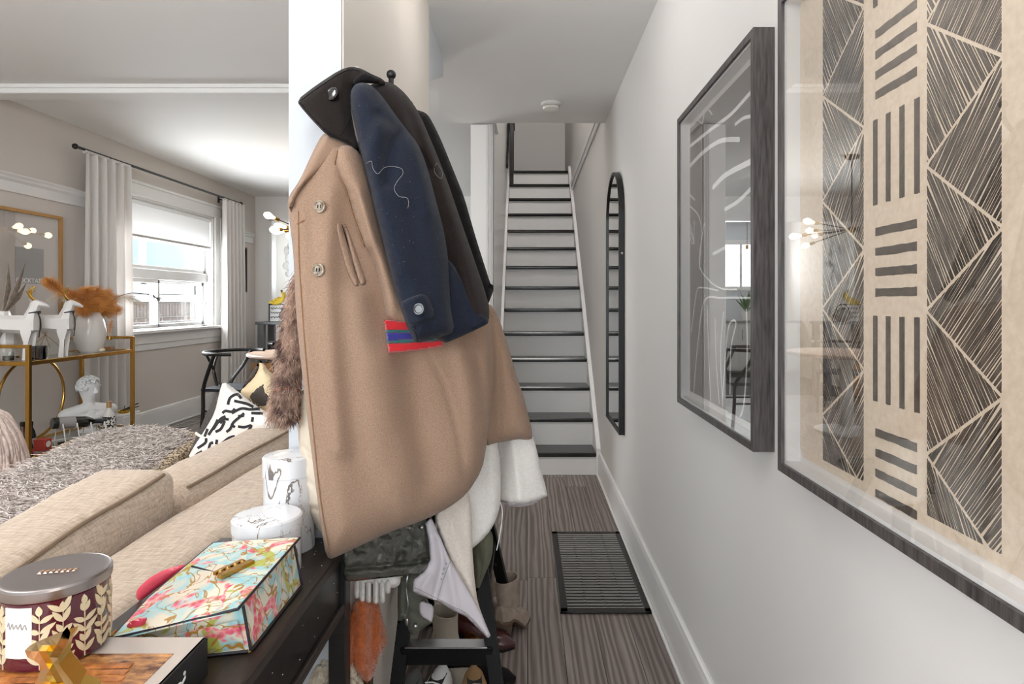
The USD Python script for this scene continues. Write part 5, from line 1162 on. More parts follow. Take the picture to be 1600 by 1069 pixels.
# handbag lying on its back
def floral():
    N = {'t': ('texture_coordinate', {}), 'n0': ('noise_texture', {'scale': 14, 'detail': 2, 'distortion': 0.8}), 'r0': ('rgb_ramp', {'ramp': [(0.36, lin((226, 214, 194))), (0.48, lin((150, 206, 214))), (0.58, lin((232, 226, 206)))]}),
         'n1': ('noise_texture', {'scale': 19, 'detail': 3, 'distortion': 1.2}), 'f1': ('map_range', {'from_min': 0.56, 'from_max': 0.60, 'clamp': True}), 'v1': ('voronoi_texture', {'scale': 95}), 'r1': ('rgb_ramp', {'ramp': [(0.0, lin((206, 24, 70))), (0.45, lin((238, 110, 130))), (0.9, lin((250, 206, 190)))]}),
         'mp2': ('mapping', {'location': (3, 1, 7)}), 'n2': ('noise_texture', {'scale': 16, 'detail': 2, 'distortion': 2.2}), 's2': ('math', {'math_type': 'subtract', 'value2': 0.5}), 'a2': ('math', {'math_type': 'absolute'}), 'f2': ('map_range', {'from_min': 0.012, 'from_max': 0.03, 'to_min': 1, 'to_max': 0, 'clamp': True}),
         'mp3': ('mapping', {'location': (9, 4, 2)}), 'n3': ('noise_texture', {'scale': 17, 'detail': 2, 'distortion': 1.0}), 'f3': ('map_range', {'from_min': 0.60, 'from_max': 0.63, 'clamp': True}),
         'm1': ('mix', {}), 'm2': ('mix', {'color2': lin((176, 132, 52))}), 'm3': ('mix', {'color2': lin((186, 190, 92))}), 'p': ('principled_bsdf', {'roughness': 0.35, 'coat_weight': 0.25})}
    L = [('t.object', 'n0.vector'), ('n0.fac', 'r0.fac'), ('t.object', 'n1.vector'), ('n1.fac', 'f1.value'), ('t.object', 'v1.vector'), ('v1.distance', 'r1.fac'), ('t.object', 'mp2.vector'), ('mp2.vector', 'n2.vector'), ('n2.fac', 's2.value1'), ('s2.value', 'a2.value1'), ('a2.value', 'f2.value'),
         ('t.object', 'mp3.vector'), ('mp3.vector', 'n3.vector'), ('n3.fac', 'f3.value'), ('r0.color', 'm3.color1'), ('f3.result', 'm3.fac'), ('m3.color', 'm1.color1'), ('r1.color', 'm1.color2'), ('f1.result', 'm1.fac'), ('m1.color', 'm2.color1'), ('f2.result', 'm2.fac'), ('m2.color', 'p.base_color')]
    return usdkit.material(stage, '/World/Looks/floral_canvas', N, L, surface='p.BSDF')
M['floral'] = floral()
M['bag_edge'] = mat('bag_edge', (34, 30, 38), .4)
M['pink_leather'] = mat('pink_leather', (206, 62, 84), .4)
hb_ = thing('handbag', 'floral printed flap handbag with gold clasp lying on the console table', 'handbag', (-.47, .97, TZ))
NR, FR, NL, FL = np.array([-.396, .868, TZ]), np.array([-.398, 1.068, TZ]), np.array([-.560, .835, TZ]), np.array([-.540, 1.045, TZ])
NRt, FRt, NLt, FLt = np.array([-.408, .868, TZ + .076]), np.array([-.408, 1.058, TZ + .082]), np.array([-.548, .850, TZ + .050]), np.array([-.530, 1.035, TZ + .080])
part(hb_, 'body', hull([p + d for p in (NR, FR, NL, FL, NRt - (0, 0, .004), FRt - (0, 0, .004), NLt - (0, 0, .004), FLt - (0, 0, .004)) for d in ((.002, 0, .001), (-.002, 0, .001), (0, .002, 0.001), (0, -.002, .001))]), M['floral'], smooth=20)
part(hb_, 'flap', hull([p + (0, 0, d) for p in (NRt + (.006, -.022, -.006), FRt + (.010, .008, .002), FLt + (-.010, .012, .002), NLt + (-.008, -.035, -.004), NLt + (-.018, .06, .004)) for d in (0, .005)]), M['floral'], smooth=20)
part(hb_, 'flap_edge', tube([p + (0, 0, .0035) for p in (NRt + (.006, -.022, -.006), FRt + (.010, .008, .002), FLt + (-.010, .012, .002), NLt + (-.018, .06, .004), NLt + (-.008, -.035, -.004))], .0022, 6, closed=True), M['bag_edge'])
part(hb_, 'edge_piping', tube([NRt + (.002, 0, -.004), NR + (.002, 0, .004)], .0022, 6), M['bag_edge'])
part(hb_, 'edge_piping', tube([NR + (.003, 0, .004), FR + (.003, 0, .004)], .0022, 6), M['bag_edge'])
part(hb_, 'edge_piping', tube([NRt + (.003, 0, -.003), FRt + (.003, 0, -.003)], .0022, 6), M['bag_edge'])
part(hb_, 'edge_piping', tube([NR + (0, -.003, .004), NL + (0, -.003, .004)], .0022, 6), M['bag_edge'])
part(hb_, 'edge_piping', tube([FRt + (.003, .0, -.003), FR + (.003, .0, .004)], .0022, 6), M['bag_edge'])
part(hb_, 'gusset', hull([NL + (.004, -.002, .006), NR + (-.004, -.002, .006), NR + (-.012, -.012, .052), NL + (.012, -.014, .036)]), M['floral'], smooth=False)
part(hb_, 'strap_pad', Puff(c3([(505, 745), (510, 715), (560, 670), (620, 640), (690, 622), (688, 640), (600, 700), (520, 765)]), lambda a, b: 1.02, .006, .008, R=8, step=3, it=1).mesh(), M['pink_leather'], label='pink leather lining edge')
part(hb_, 'lining', Puff(c3([(470, 850), (500, 826), (552, 820), (530, 862), (470, 868)]), lambda a, b: .835, .004, .006, R=6, step=3, it=1).mesh(), M['pink_leather'])
cl_c = (NRt + FRt + FLt + NLt) / 4 + (0.010, .0, .013)
tdir = np.array([.42, .9, 0]); tdir /= np.linalg.norm(tdir); tn = np.array([tdir[1], -tdir[0], 0])
part(hb_, 'clasp', join([bar(cl_c - tdir * .030 + tn * .012, cl_c + tdir * .030 + tn * .012, .010, .006), bar(cl_c - tdir * .026 - tn * .004, cl_c + tdir * .026 - tn * .004, .006, .005)] + [ball(cl_c + tdir * t + tn * .003, .005, 1) for t in (-.02, -.007, .007, .02)]), M['brass'])
part(hb_, 'strap', hull([cl_c - tn * a + tdir * b + (0, 0, z) for a in (.01, .075) for b in (-.012, .010) for z in (-.012, -.007)]), M['floral'], smooth=False)
part(hb_, 'strap_edge', tube([cl_c - tn * .075 + tdir * .010 + (0, 0, -.007), cl_c - tn * .01 + tdir * .010 + (0, 0, -.007)], .0016, 5), M['bag_edge'])
part(hb_, 'strap_edge', tube([cl_c - tn * .075 - tdir * .012 + (0, 0, -.007), cl_c - tn * .01 - tdir * .012 + (0, 0, -.007)], .0016, 5), M['bag_edge'])
for k in range(9):
    a = k * .62; c_ = np.array([-.578 - .004 * math.sin(a), .855 - k * .0042, TZ + .030 - .0018 * k]); ax = [np.array([1, 0, .3]), np.array([0, 1, .5])][k % 2]; d_, u_, w_ = frame_of(ax)
    part(hb_, 'chain_link', tube([c_ + .0075 * (math.cos(t) * u_ + math.sin(t) * w_) for t in np.linspace(0, 2 * PI, 13)[:-1]], .0018, 6, closed=True), M['brass'])

# ------------------------------------------------------------------ coats on the partition hooks
def wool(name, c1, c2, s=160, sheen=.5):
    return mat(name, c1, .95, col2=c2, scale=s, detail=3, lo=.3, hi=.7, bump=.35, bscale=420, sheen=sheen, spec=.15, dist=.0015)
M['camel'] = wool('camel_wool', (146, 118, 98), (169, 141, 121), 420, .12)
M['navy'] = wool('navy_wool', (25, 30, 42), (36, 41, 55), 300, .06)
M['brownblack'] = wool('dark_brown_wool', (32, 26, 25), (44, 37, 35), 300, .06)
M['blackcloth'] = wool('black_cloth', (20, 18, 18), (30, 27, 27), 300, .04)
M['cream'] = wool('cream_wool', (216, 204, 192), (230, 221, 211), 180, .3)
M['offwhite'] = wool('offwhite_wool', (222, 217, 211), (235, 231, 226), 180, .3)
M['lilac'] = mat('pale_lilac_cotton', (206, 200, 206), .85, bump=.2, bscale=300)
M['horn'] = mat('horn_button', (176, 160, 138), .25, col2=(104, 88, 70), scale=90, coat=.5)
M['black_button'] = mat('black_button', (18, 18, 20), .12, coat=.8)
M['puffer'] = mat('dark_green_puffer', (66, 68, 62), .22, col2=(84, 84, 76), scale=16, bump=1.0, bscale=38, dist=.010, coat=.5)
M['cream_puffer'] = mat('cream_puffer', (222, 208, 188), .4, bump=.25, bscale=40, dist=.006)
M['olive'] = mat('olive_cotton', (104, 104, 86), .85, bump=.3, bscale=80)
M['green_jacket'] = mat('green_canvas', (84, 88, 76), .8, col2=(100, 102, 90), scale=60, bump=.4, bscale=120)
M['orange'] = mat('rust_knit', (168, 84, 34), .95, col2=(196, 106, 50), scale=110, bump=.6, bscale=160, sheen=.4)
M['fur'] = mat('brown_fur', (200, 170, 152), .95, col2=(112, 86, 78), scale=26, lo=.42, hi=.6, bump=.8, bscale=120, dist=.008)
M['sherpa'] = mat('cream_sherpa', (210, 200, 182), 1.0, col2=(186, 174, 154), scale=60, bump=.6, bscale=150, dist=.006)

hr = thing('coat_rail', 'white hook rail with black hooks on the hall side of the partition', 'coat hooks', (XP1, 1.86, 1.66))
part(hr, 'board', box(XP1 + .004, XP1 + .022, 1.36, 1.70, 1.66, 1.74, .004), M['trim'])
for k in range(2):
    y = 1.40 + k * .21
    part(hr, 'hook', tube(spline([(XP1 + .022, y, 1.68), (XP1 + .05, y, 1.66), (XP1 + .08, y, 1.69), (XP1 + .085, y, 1.73)], 4), .006, 8), M['black_metal'])
    part(hr, 'hook_tip', ball((XP1 + .085, y, 1.735), .011, 2), M['black_metal'])

def coat(name, label, cat='coat', c=(600, 500, 1.3)): return thing(name, label, cat, U(*c))
ytop = lambda b: 0.11 * min(1, max(0, (560 - b) / 440)) ** 1.2           # the upper parts lean back to the hooks

# camel coat
Yc = lambda a, b: 1.145 + 0.00085 * (a - 500) + ytop(b)
cb = c4([(290, 428), (330, 415), (410, 430), (470, 470)]) + [(600, 300), (660, 420), (735, 470), (764, 474)] + [(772, 560), (768, 640), (760, 697), (753, 735), (730, 772), (701, 794), (663, 813), (607, 832), (546, 861), (519, 873.5), (512, 873), (507, 858), (498, 798), (486, 700), (472, 587), (462, 484), (459, 400), (452, 343), (449, 318), (452, 305), (468, 283), (485, 245), (500, 215)]
CB = Puff(cb, Yc, .060, .055, R=55, it=1, step=6, noise=.016, nscale=130, seed=2, folds=[
    ([(520, 300), (512, 420), (520, 560), (530, 700)], 16, .012), ([(560, 470), (575, 590), (600, 720), (640, 820)], 26, .018), ([(486, 320), (486, 480), (500, 620), (522, 860)], 9, -.004),
    ([(668, 548), (690, 590), (703, 630), (716, 680), (727, 750)], 2.6, -.006), ([(640, 560), (650, 640), (668, 740)], 24, -.014), ([(600, 560), (612, 640), (640, 740)], 22, .012), ([(720, 550), (738, 640), (742, 720)], 14, .012), ([(745, 560), (760, 640)], 7, -.012)])
t_ = coat('camel_coat', 'long camel wool coat with horn buttons hanging over the end of the console')
body = part(t_, 'body', CB.mesh(), M['camel'], smooth=True)
for p in ([(466, 330), (468, 420), (478, 560), (490, 680), (502, 790), (516, 866)],): part(t_, 'edge_seam', CB.line(p, .0011, .0008), mat('camel_seam', (140, 104, 74), .95))
YB_ = lambda a, b: Yc(a, b) + .006
back = Puff([(735, 470), (766, 474), (777, 490), (794, 540), (806, 585), (819, 622), (834, 684), (826, 688), (808, 686), (790, 690), (773, 692), (758, 699), (740, 650), (725, 560)], lambda a, b: 1.44 + .0009 * (a - 740), .035, .05, R=24, it=1, step=5, folds=[([(770, 500), (778, 580), (779, 690)], 7, -.012), ([(800, 560), (815, 680)], 12, .010), ([(755, 520), (762, 680)], 9, .008)])
part(t_, 'back_panel', back.mesh(), M['camel'], smooth=True)
lap = Puff(c4([(290, 428), (345, 455), (398, 490), (385, 515), (345, 560), (300, 600), (230, 665), (180, 705), (140, 770), (122, 820), (118, 850), (104, 810), (104, 775), (130, 730), (170, 655), (225, 545)]), lambda a, b: Yc(a, b) - .030, .022, .03, R=12, it=2, step=3.5)
part(t_, 'collar', lap.mesh(), M['camel'], smooth=True)
slv = Puff([(528, 228), (548, 226), (562, 238), (576, 268), (590, 320), (606, 385), (640, 470), (700, 505), (700, 525), (640, 515), (602, 503), (598, 466), (582, 402), (565, 380), (554, 343), (540, 297), (524, 264), (522, 245)], lambda a, b: Yc(a, b) - .055, .045, .03, R=26, it=2, step=4.5, folds=[([(560, 300), (590, 400), (612, 480)], 9, .008), ([(552, 300), (572, 370)], 4, -.006)])
sp_ = part(t_, 'sleeve', slv.mesh(), M['camel'], smooth=True)
part(sp_, 'armhole_seam', slv.line([(527, 236), (524, 262), (539, 293), (554, 342), (570, 386)], .0013, .0005), stage and UsdShade.Material.Get(stage, '/World/Looks/camel_seam'))
# striped cuff
ct_, cb_ = [(600, 501), (645, 503), (692, 508)], [(607, 551), (650, 547), (692, 541)]
at_ = lambda t: [tuple(np.array(a) * (1 - t) + np.array(b) * t) for a, b in zip(ct_, cb_)]
for (t0, t1), col in zip(((0, .29), (.29, .38), (.38, .63), (.63, .72), (.72, 1.0)), ('red', 'teal', 'blue', 'teal', 'red')):
    m_ = {'red': (216, 30, 40), 'teal': (30, 110, 112), 'blue': (50, 46, 140)}[col]
    if 'rib_' + col not in M: M['rib_' + col] = mat('cuff_' + col, m_, .9, bump=.5, bscale=500, sheen=.3)
    q = Puff(at_(t0 - .025) + at_(t1 + .025)[::-1], lambda a, b: Yc(a, b) - .080, .012, .018, R=2.5, it=0, step=2.5)
    part(sp_, 'cuff_stripe', q.mesh(), M['rib_' + col], smooth=40, label=f'{col} cuff stripe')
# welt pocket
for w in ([(524, 351), (531, 346), (540, 372), (553, 418), (562, 446), (554, 449), (542, 425), (531, 385)], [(536, 349), (541, 350), (556, 392), (572, 438), (572, 445), (562, 447), (550, 405)]):
    q = Puff(w, lambda a, b: CB.at(a, b)[1] - .001, .005, .004, R=4, it=2, step=2.5)
    part(t_, 'pocket_welt', q.mesh(), M['camel'], smooth=True)
part(t_, 'pocket_opening', CB.ribbon([(534, 350), (546, 388), (562, 438)], 2.2, .0006, 5, taper=True), M['brownblack'])  # dark strip drawn for the shade inside the pocket slit
def button(pf, parent, px, py, r, m, lift=.004, nm='button', face=(-.25, -1, .05)):
    c = pf.at(px, py, lift - .002); d = np.array(face, float)
    b = part(parent, nm, aim(lathe([(0, -.003), (r * .9, -.003), (r, 0), (r, .002), (r * .93, .0034), (r * .75, .0036), (r * .62, .0024), (0, .002)], seg=24), c, d), m)
    return b, c, d
for px, py in ((500, 323), (498, 422)):
    b, c, d = button(CB, t_, px, py, .0125, M['horn'])
    dd, u_, w_ = frame_of(d)
    part(b, 'thread', join([bar(c + dd * .0026 + s * u_ * .003 - w_ * .003, c + dd * .0026 + s * u_ * .003 + w_ * .003, .0012) for s in (-1, 1)]), M['brownblack'])
part(t_, 'buttonhole', CB.line([(464, 350), (470, 347), (476, 344)], .0012, .0006), UsdShade.Material.Get(stage, '/World/Looks/camel_seam'))

# navy pea coat
Yp = lambda a, b: 1.085 + 0.00085 * (a - 560) + 2.1 * ytop(b)
t_ = coat('pea_coat', 'navy wool pea coat with stand collar and black buttons, nearest of the hanging coats', 'coat', (640, 350, 1.2))
PB = Puff([(572, 136), (590, 128), (612, 128), (634, 146), (655, 176), (678, 230), (700, 285), (720, 345), (740, 402), (757, 452), (765, 480), (764, 505), (740, 517), (716, 528), (692, 538), (660, 510), (630, 420), (600, 330), (572, 220), (562, 160)], Yp, .05, .07, R=36, it=1, step=5, folds=[
    ([(640, 180), (672, 270), (700, 380), (725, 500)], 9, -.014), ([(660, 200), (695, 300), (730, 420), (750, 500)], 9, .012), ([(655, 240), (668, 265)], 7, -.02), ([(690, 380), (715, 450), (728, 520)], 7, -.012), ([(612, 140), (650, 220), (690, 330)], 12, .010)])
part(t_, 'body', PB.mesh(), M['brownblack'], smooth=True)
low = Puff([(690, 398), (708, 412), (722, 440), (742, 482), (764, 500), (763, 506), (740, 517), (716, 528), (693, 537), (700, 500)], lambda a, b: Yp(a, b) - .046, .012, .03, R=14, it=1, step=4, folds=[([(712, 430), (738, 515)], 5, -.008)])
part(t_, 'front_hem', low.mesh(), M['navy'], smooth=True)
PS = Puff(c4([(425, 240), (430, 200), (450, 172), (482, 162), (520, 170), (560, 198), (600, 245), (660, 330), (720, 410), (775, 478), (812, 560), (842, 660), (870, 770), (900, 880), (918, 960)]) + [(700, 400), (702, 440), (704, 480), (711, 519), (690, 527), (648, 538), (643, 525), (636, 512), (628, 486), (622, 470)] + c4([(620, 1100), (600, 1010), (562, 860), (522, 690), (484, 545), (455, 410), (432, 310)]), lambda a, b: Yp(a, b) - .070, .065, .035, R=48, it=1, step=5, noise=.008, nscale=50, seed=5, folds=[
    ([(590, 178), (604, 186), (612, 192)], 8, -.016), ([(600, 185), (585, 220), (578, 240)], 12, .012), ([(628, 205), (612, 225), (606, 260), (604, 285)], 10, -.020), ([(640, 212), (660, 270), (672, 330)], 12, .012), ([(585, 260), (600, 340), (625, 420)], 16, .012), ([(640, 330), (660, 420), (680, 500)], 16, -.010)])
ps = part(t_, 'sleeve', PS.mesh(), M['navy'], smooth=True)
stp = Puff([(624, 473), (640, 465), (657, 459), (665, 461), (671, 468), (676, 482), (679, 495), (664, 502), (640, 512), (634, 500)], lambda a, b: PS.at(a, b)[1] - .002, .010, .008, R=6, it=1, step=3)
part(ps, 'cuff_strap', stp.mesh(), M['navy'], smooth=True)
cbt, c, d = button(stp, ps, 655, 483, .0105, M['black_button'], .006)
part(ps, 'cuff_seam', PS.line([(632, 478), (645, 500), (652, 534)], .0009, .0004), M['blackcloth'])
CO = Puff(c4([(142, 258), (250, 175), (370, 97), (430, 80), (478, 88), (540, 122), (590, 142), (618, 170), (580, 172), (540, 168), (495, 160), (450, 172), (430, 200), (424, 250), (430, 320), (444, 400), (462, 480), (480, 550), (462, 528), (430, 495), (375, 470), (300, 438), (235, 370), (180, 308)]), lambda a, b: Yp(a, b) - .03 - .0004 * (a - 560), .024, .03, R=16, it=1, step=4, folds=[([(548, 110), (545, 150), (552, 210)], 10, -.014), ([(575, 112), (590, 124)], 8, -.02), ([(500, 130), (500, 190)], 18, .006)])
co = part(t_, 'collar', CO.mesh(), M['brownblack'], smooth=True)
part(co, 'collar_stitching', CO.line(c4([(165, 258), (260, 190), (375, 115), (430, 98), (475, 104)]), .0009, .0004), M['blackcloth'])
part(co, 'collar_stitching', CO.line(c4([(160, 268), (195, 310), (245, 365), (305, 425), (380, 458), (430, 482)]), .0009, .0004), M['blackcloth'])
button(CO, co, 519.5, 147.5, .0150, M['black_button'], .008, face=(-.5, -1, .25))
part(co, 'collar_seam', CO.line(c4([(375, 440), (400, 400), (425, 350)]), .001, .0004), M['blackcloth'])
inner = Puff(c4([(430, 200), (445, 140), (490, 110), (545, 125), (585, 150), (560, 165), (500, 155), (455, 168)]), lambda a, b: Yp(a, b) - .052, .006, .012, R=6, it=1, step=3)
part(co, 'collar_lining', inner.mesh(), M['blackcloth'], smooth=True)
# hair and lint on the sleeve
M['lint'] = mat('pale_hair', (150, 148, 144), .8)
part(ps, 'loose_hair', PS.line(c4([(510, 585), (535, 575), (545, 615), (570, 640), (600, 610), (640, 602), (690, 612), (700, 640), (670, 680), (655, 720), (680, 758), (720, 765), (730, 790), (726, 820)]), .0005, .0005, seg=4), M['lint'])
part(t_, 'loose_hair', PB.line(c4([(868, 600), (880, 585), (905, 630), (900, 665), (870, 640), (862, 610)]), .0004, .0005, seg=4), M['lint'])
rg = np.random.default_rng(19); sp2_ = []
while len(sp2_) < 60:
    px, py = rg.uniform(545, 712), rg.uniform(140, 535)
    if contains_xy(PS.poly.buffer(-3), px, py): sp2_.append(ball(PS.at(px, py, .0004), rg.uniform(.0003, .0007), 0))
part(ps, 'lint', sp2_, M['lint'], kind='stuff', smooth=False)

# black coat behind the pea coat
BK = Puff([(640, 168), (652, 172), (668, 177), (682, 203), (694, 230), (712, 275), (725, 307), (740, 360), (753, 402), (767, 446), (772, 450), (769, 460), (760, 482), (720, 420), (690, 330), (655, 240)], lambda a, b: 1.42 + .0006 * (a - 640), .03, .05, R=22, it=1, step=5)
t_ = coat('black_coat', 'plain black coat hanging behind the navy pea coat', 'coat', (720, 320, 1.42))
part(t_, 'body', BK.mesh(), M['blackcloth'], smooth=True)
part(t_, 'cuff_tab', Puff([(764, 442), (771, 446), (770, 452), (763, 450)], lambda a, b: 1.40, .004, .006, R=3, it=0, step=2).mesh(), M['blackcloth'])

# fur jacket sleeve at the left
FU = Puff(c5([(95, 40), (112, 60), (120, 200), (112, 330), (106, 445), (104, 470), (100, 545), (80, 556), (52, 560), (18, 552), (-3, 545), (-2, 520), (12, 450), (28, 330), (45, 220), (62, 140), (78, 80)]), lambda a, b: 1.22, .035, .035, R=20, it=1, step=4, noise=.03, nscale=12)
t_ = coat('fur_jacket', 'mottled brown fur jacket sleeve sticking out left of the camel coat', 'jacket', (445, 560, 1.3))
part(t_, 'sleeve', FU.mesh(), M['fur'], smooth=True)
rg = np.random.default_rng(31); hs_ = []
while len(hs_) < 5200:
    px, py = rg.uniform(415, 478), rg.uniform(425, 665)
    if contains_xy(FU.poly, px, py):
        p = FU.at(px, py, -.002); d = np.array([rg.normal(-.1, .5), -.6 + rg.normal(0, .3), rg.normal(-.7, .4)]); d /= np.linalg.norm(d); L_ = rg.uniform(.010, .02)
        hs_.append(np.array([p, p + d * L_ * .55, p + d * L_ + (0, 0, -.004)]))
curves(th_ := t_, 'pile', hs_, .0011, M['fur'])
M['copper_thread'] = mat('copper_stitch', (176, 112, 80), .8)
part(t_, 'trim_edge', join([ball(FU.at(a, b, .002), .0034, 1) for a, b in spline(c5([(0, 547), (20, 552), (50, 558), (80, 555), (100, 545)]), 6)]), M['copper_thread'])
part(t_, 'trim_edge', join([ball(FU.at(a, b, .002), .0026, 1) for a, b in spline(c5([(16, 450), (50, 442), (80, 446), (104, 450)]), 6)]), M['copper_thread'])

# cream puffer between fur and camel
CP = Puff(c5([(95, 455), (112, 470), (135, 600), (150, 700), (165, 820), (190, 960), (203, 962), (180, 935), (165, 915), (140, 870), (128, 832), (132, 810), (112, 745), (110, 715), (118, 700), (100, 640), (96, 560), (94, 500)]), lambda a, b: 1.225, .012, .05, R=12, it=1, step=4)
CP = Puff([(466, 612), (480, 608), (540, 700), (545, 800), (516, 852), (506, 842), (496, 828), (486, 806), (480, 786), (482, 778), (473, 750), (471, 735), (475, 727), (467, 700), (465, 660)], lambda a, b: 1.232, .02, .03, R=16, it=1, step=4, folds=[([(465, 690), (490, 715)], 3, -.008), ([(470, 740), (495, 765)], 3, -.008), ([(480, 790), (505, 800)], 3, -.008)])
t_ = coat('cream_puffer_jacket', 'cream quilted puffer jacket edge between the tall tin and camel coat', 'jacket', (485, 720, 1.26))
part(t_, 'body', CP.mesh(), M['cream_puffer'], smooth=True)

# dark green puffer under the camel hem
DP = Puff([(534, 840), (560, 815), (620, 795), (664, 800), (667, 830), (671, 868), (671, 893), (655, 898), (600, 903), (560, 908), (538, 909), (536, 893), (538, 884), (534, 866)], lambda a, b: 1.20 + .0013 * (a - 536), .012, .05, R=18, it=1, step=3, noise=.034, nscale=13, folds=[([(537, 889), (600, 884), (640, 880), (671, 874)], 3, -.014), ([(545, 898), (600, 893), (665, 885)], 5, .006)])
t_ = coat('green_puffer_coat', 'dark grey-green shiny puffer coat hem showing below the camel coat', 'coat', (600, 860, 1.25))
part(t_, 'body', DP.mesh(), M['puffer'], smooth=True)
part(t_, 'snap', ball(DP.at(659, 824, .003), .004, 2), M['steel'])

# cream coat behind
t_ = coat('cream_coat', 'long off-white wool coat flaring out behind the camel coat', 'coat', (760, 760, 1.6))
CA = Puff([(690, 740), (740, 680), (776, 682), (782, 720), (783, 775), (780, 798), (772, 820), (760, 838), (737, 859), (700, 880), (680, 840)], lambda a, b: 1.46 + .0008 * (a - 737), .012, .03, R=8, it=1, step=5, folds=[([(738, 790), (748, 820), (757, 840)], 2.5, -.004), ([(764, 700), (772, 780)], 10, .012)])
part(t_, 'front', CA.mesh(), M['offwhite'], smooth=True)
CC = Puff([(771, 680), (790, 676), (832, 680), (838, 700), (847, 740), (856, 774), (855, 776), (838, 783), (818, 788), (800, 787), (781, 782), (779, 740)], lambda a, b: 1.56 - .035 * math.sin(max(0, min(1, (a - 775) / 75)) * PI), .010, .05, R=7, it=0, step=4, folds=[([(800, 690), (812, 780)], 9, .012), ([(783, 690), (788, 780)], 5, -.008)])
part(t_, 'sleeve', CC.mesh(), M['offwhite'], smooth=True)
part(t_, 'lining', Puff([(782, 780), (800, 784), (820, 786), (852, 776), (836, 788), (812, 793), (790, 790)], lambda a, b: 1.60, .02, .03, R=5, it=1, step=3).mesh(), M['lilac'])
part(t_, 'drawstring', tube(spline([U(780, 780, 1.52), U(785, 800, 1.52), U(782, 830, 1.52), U(776, 860, 1.52)], 5), .0014, 6), M['white_matte'])
# trench panel
t_ = coat('beige_trench_coat', 'pale beige trench coat front edge hanging below the camel hem', 'coat', (720, 860, 1.4))
CT = Puff([(676, 800), (700, 770), (730, 760), (737, 800), (738, 860), (742, 910), (747, 945), (766, 992), (764, 998), (754, 990), (735, 962), (715, 915), (695, 860)], lambda a, b: 1.40 + .0006 * (a - 700), .008, .012, R=6, it=1, step=4.5, folds=[([(700, 800), (730, 900), (758, 985)], 9, .008)])
part(t_, 'front', CT.mesh(), M['cream'], smooth=True)
# lilac jacket
t_ = coat('lilac_jacket', 'pale lilac cotton jacket with stitched hem hanging beside the beige trench coat', 'jacket', (700, 920, 1.4))
CJ = Puff([(664, 818), (674, 808), (690, 845), (702, 872), (722, 905), (745, 945), (757, 970), (767, 994), (762, 998), (746, 982), (728, 964), (705, 953), (690, 943), (674, 937), (655, 930), (644, 924), (646, 906), (662, 893), (672, 875), (670, 845)], lambda a, b: 1.375 + .0004 * (a - 700), .006, .010, R=5, it=0, step=3.5, folds=[([(684, 830), (692, 880), (680, 930)], 6, -.014), ([(672, 900), (660, 920)], 5, .008), ([(700, 880), (712, 950)], 6, .008)])
part(t_, 'front', CJ.mesh(), M['lilac'], smooth=True)
part(t_, 'seam', CJ.line([(704, 876), (693, 905), (683, 938)], .0008, .0004), M['grey_paper'])
part(t_, 'seam', CJ.line([(648, 918), (672, 930), (700, 944), (730, 960), (752, 984)], .0008, .0004), M['grey_paper'])
for p in ((690, 905), (692, 897), (694, 889), (697, 881)): part(t_, 'eyelet', ball(CJ.at(*p, .001), .0022, 1), M['grey_paper'])
q = Puff([(656, 940), (664, 941), (678, 946), (677, 965), (674, 974), (664, 968), (656, 962), (654, 950)], lambda a, b: 1.42, .004, .01, R=3, it=1, step=3)
part(t_, 'belt_tab', q.mesh(), M['lilac'], smooth=True)
# olive coat
OL = Puff([(737, 850), (755, 835), (770, 830), (771, 858), (766, 880), (758, 897), (749, 921), (744, 925), (740, 900)], lambda a, b: 1.60, .03, .05, R=14, it=1, step=4, folds=[([(745, 860), (752, 885), (748, 915)], 4, -.01)])
t_ = coat('olive_jacket', 'olive cotton jacket showing between the off-white coat and the ankle boots', 'jacket', (755, 880, 1.6))
part(t_, 'body', OL.mesh(), M['olive'], smooth=True)
part(t_, 'seam', OL.line([(754, 842), (757, 870), (750, 905)], .0008, .0004), M['green_jacket'])
# green canvas jacket with zip
GJ = Puff([(622, 905), (640, 896), (660, 900), (666, 935), (674, 955), (679, 971), (662, 982), (644, 995), (638, 985), (634, 966), (629, 968), (622, 978), (621, 940)], lambda a, b: 1.46, .02, .03, R=10, it=1, step=4, noise=.012, nscale=14, folds=[([(633, 905), (632, 960)], 3, -.01)])
t_ = coat('green_canvas_jacket', 'green canvas jacket with a metal zip hanging above the step stool rung', 'jacket', (645, 945, 1.46))
part(t_, 'body', GJ.mesh(), M['green_jacket'], smooth=True)
part(t_, 'zip', GJ.line([(637, 900), (635, 920), (638, 945), (633, 962), (637, 978)], .0022, .001), M['steel'])
part(t_, 'zip_pull', ball(GJ.at(636, 972, .005), .007, 1, (.6, .4, 1.3)), M['steel'])
part(t_, 'snap', ball(GJ.at(649, 978, .003), .006, 2), M['steel'])
# white fringed gloves and rust knit
t_ = coat('white_gloves', 'white knitted glove with soft fingers hanging under the dark green puffer', 'gloves', (590, 925, 1.36))
WG = Puff([(556, 908), (560, 902), (590, 896), (626, 896), (626, 912), (618, 920), (600, 916), (580, 912), (560, 918)], lambda a, b: 1.36, .014, .03, R=10, it=1, step=4)
part(t_, 'palm', WG.mesh(), M['offwhite'], smooth=True)
for k, (px, py) in enumerate(((558, 936), (566, 942), (576, 943), (587, 944), (597, 943), (606, 928))):
    q = Puff([(px - 4.5, 905), (px + 4.5, 905), (px + 4.8, py - 4), (px + 2, py), (px - 2, py), (px - 4.6, py - 4)], lambda a, b, k=k: 1.352 - .003 * (k % 2), .010, .014, R=5, it=1, step=3)
    part(t_, 'finger', q.mesh(), M['offwhite'], smooth=True)
t_ = coat('rust_sweater', 'rust orange knitted sweater hanging between the console leg and the step stool', 'sweater', (570, 990, 1.6))
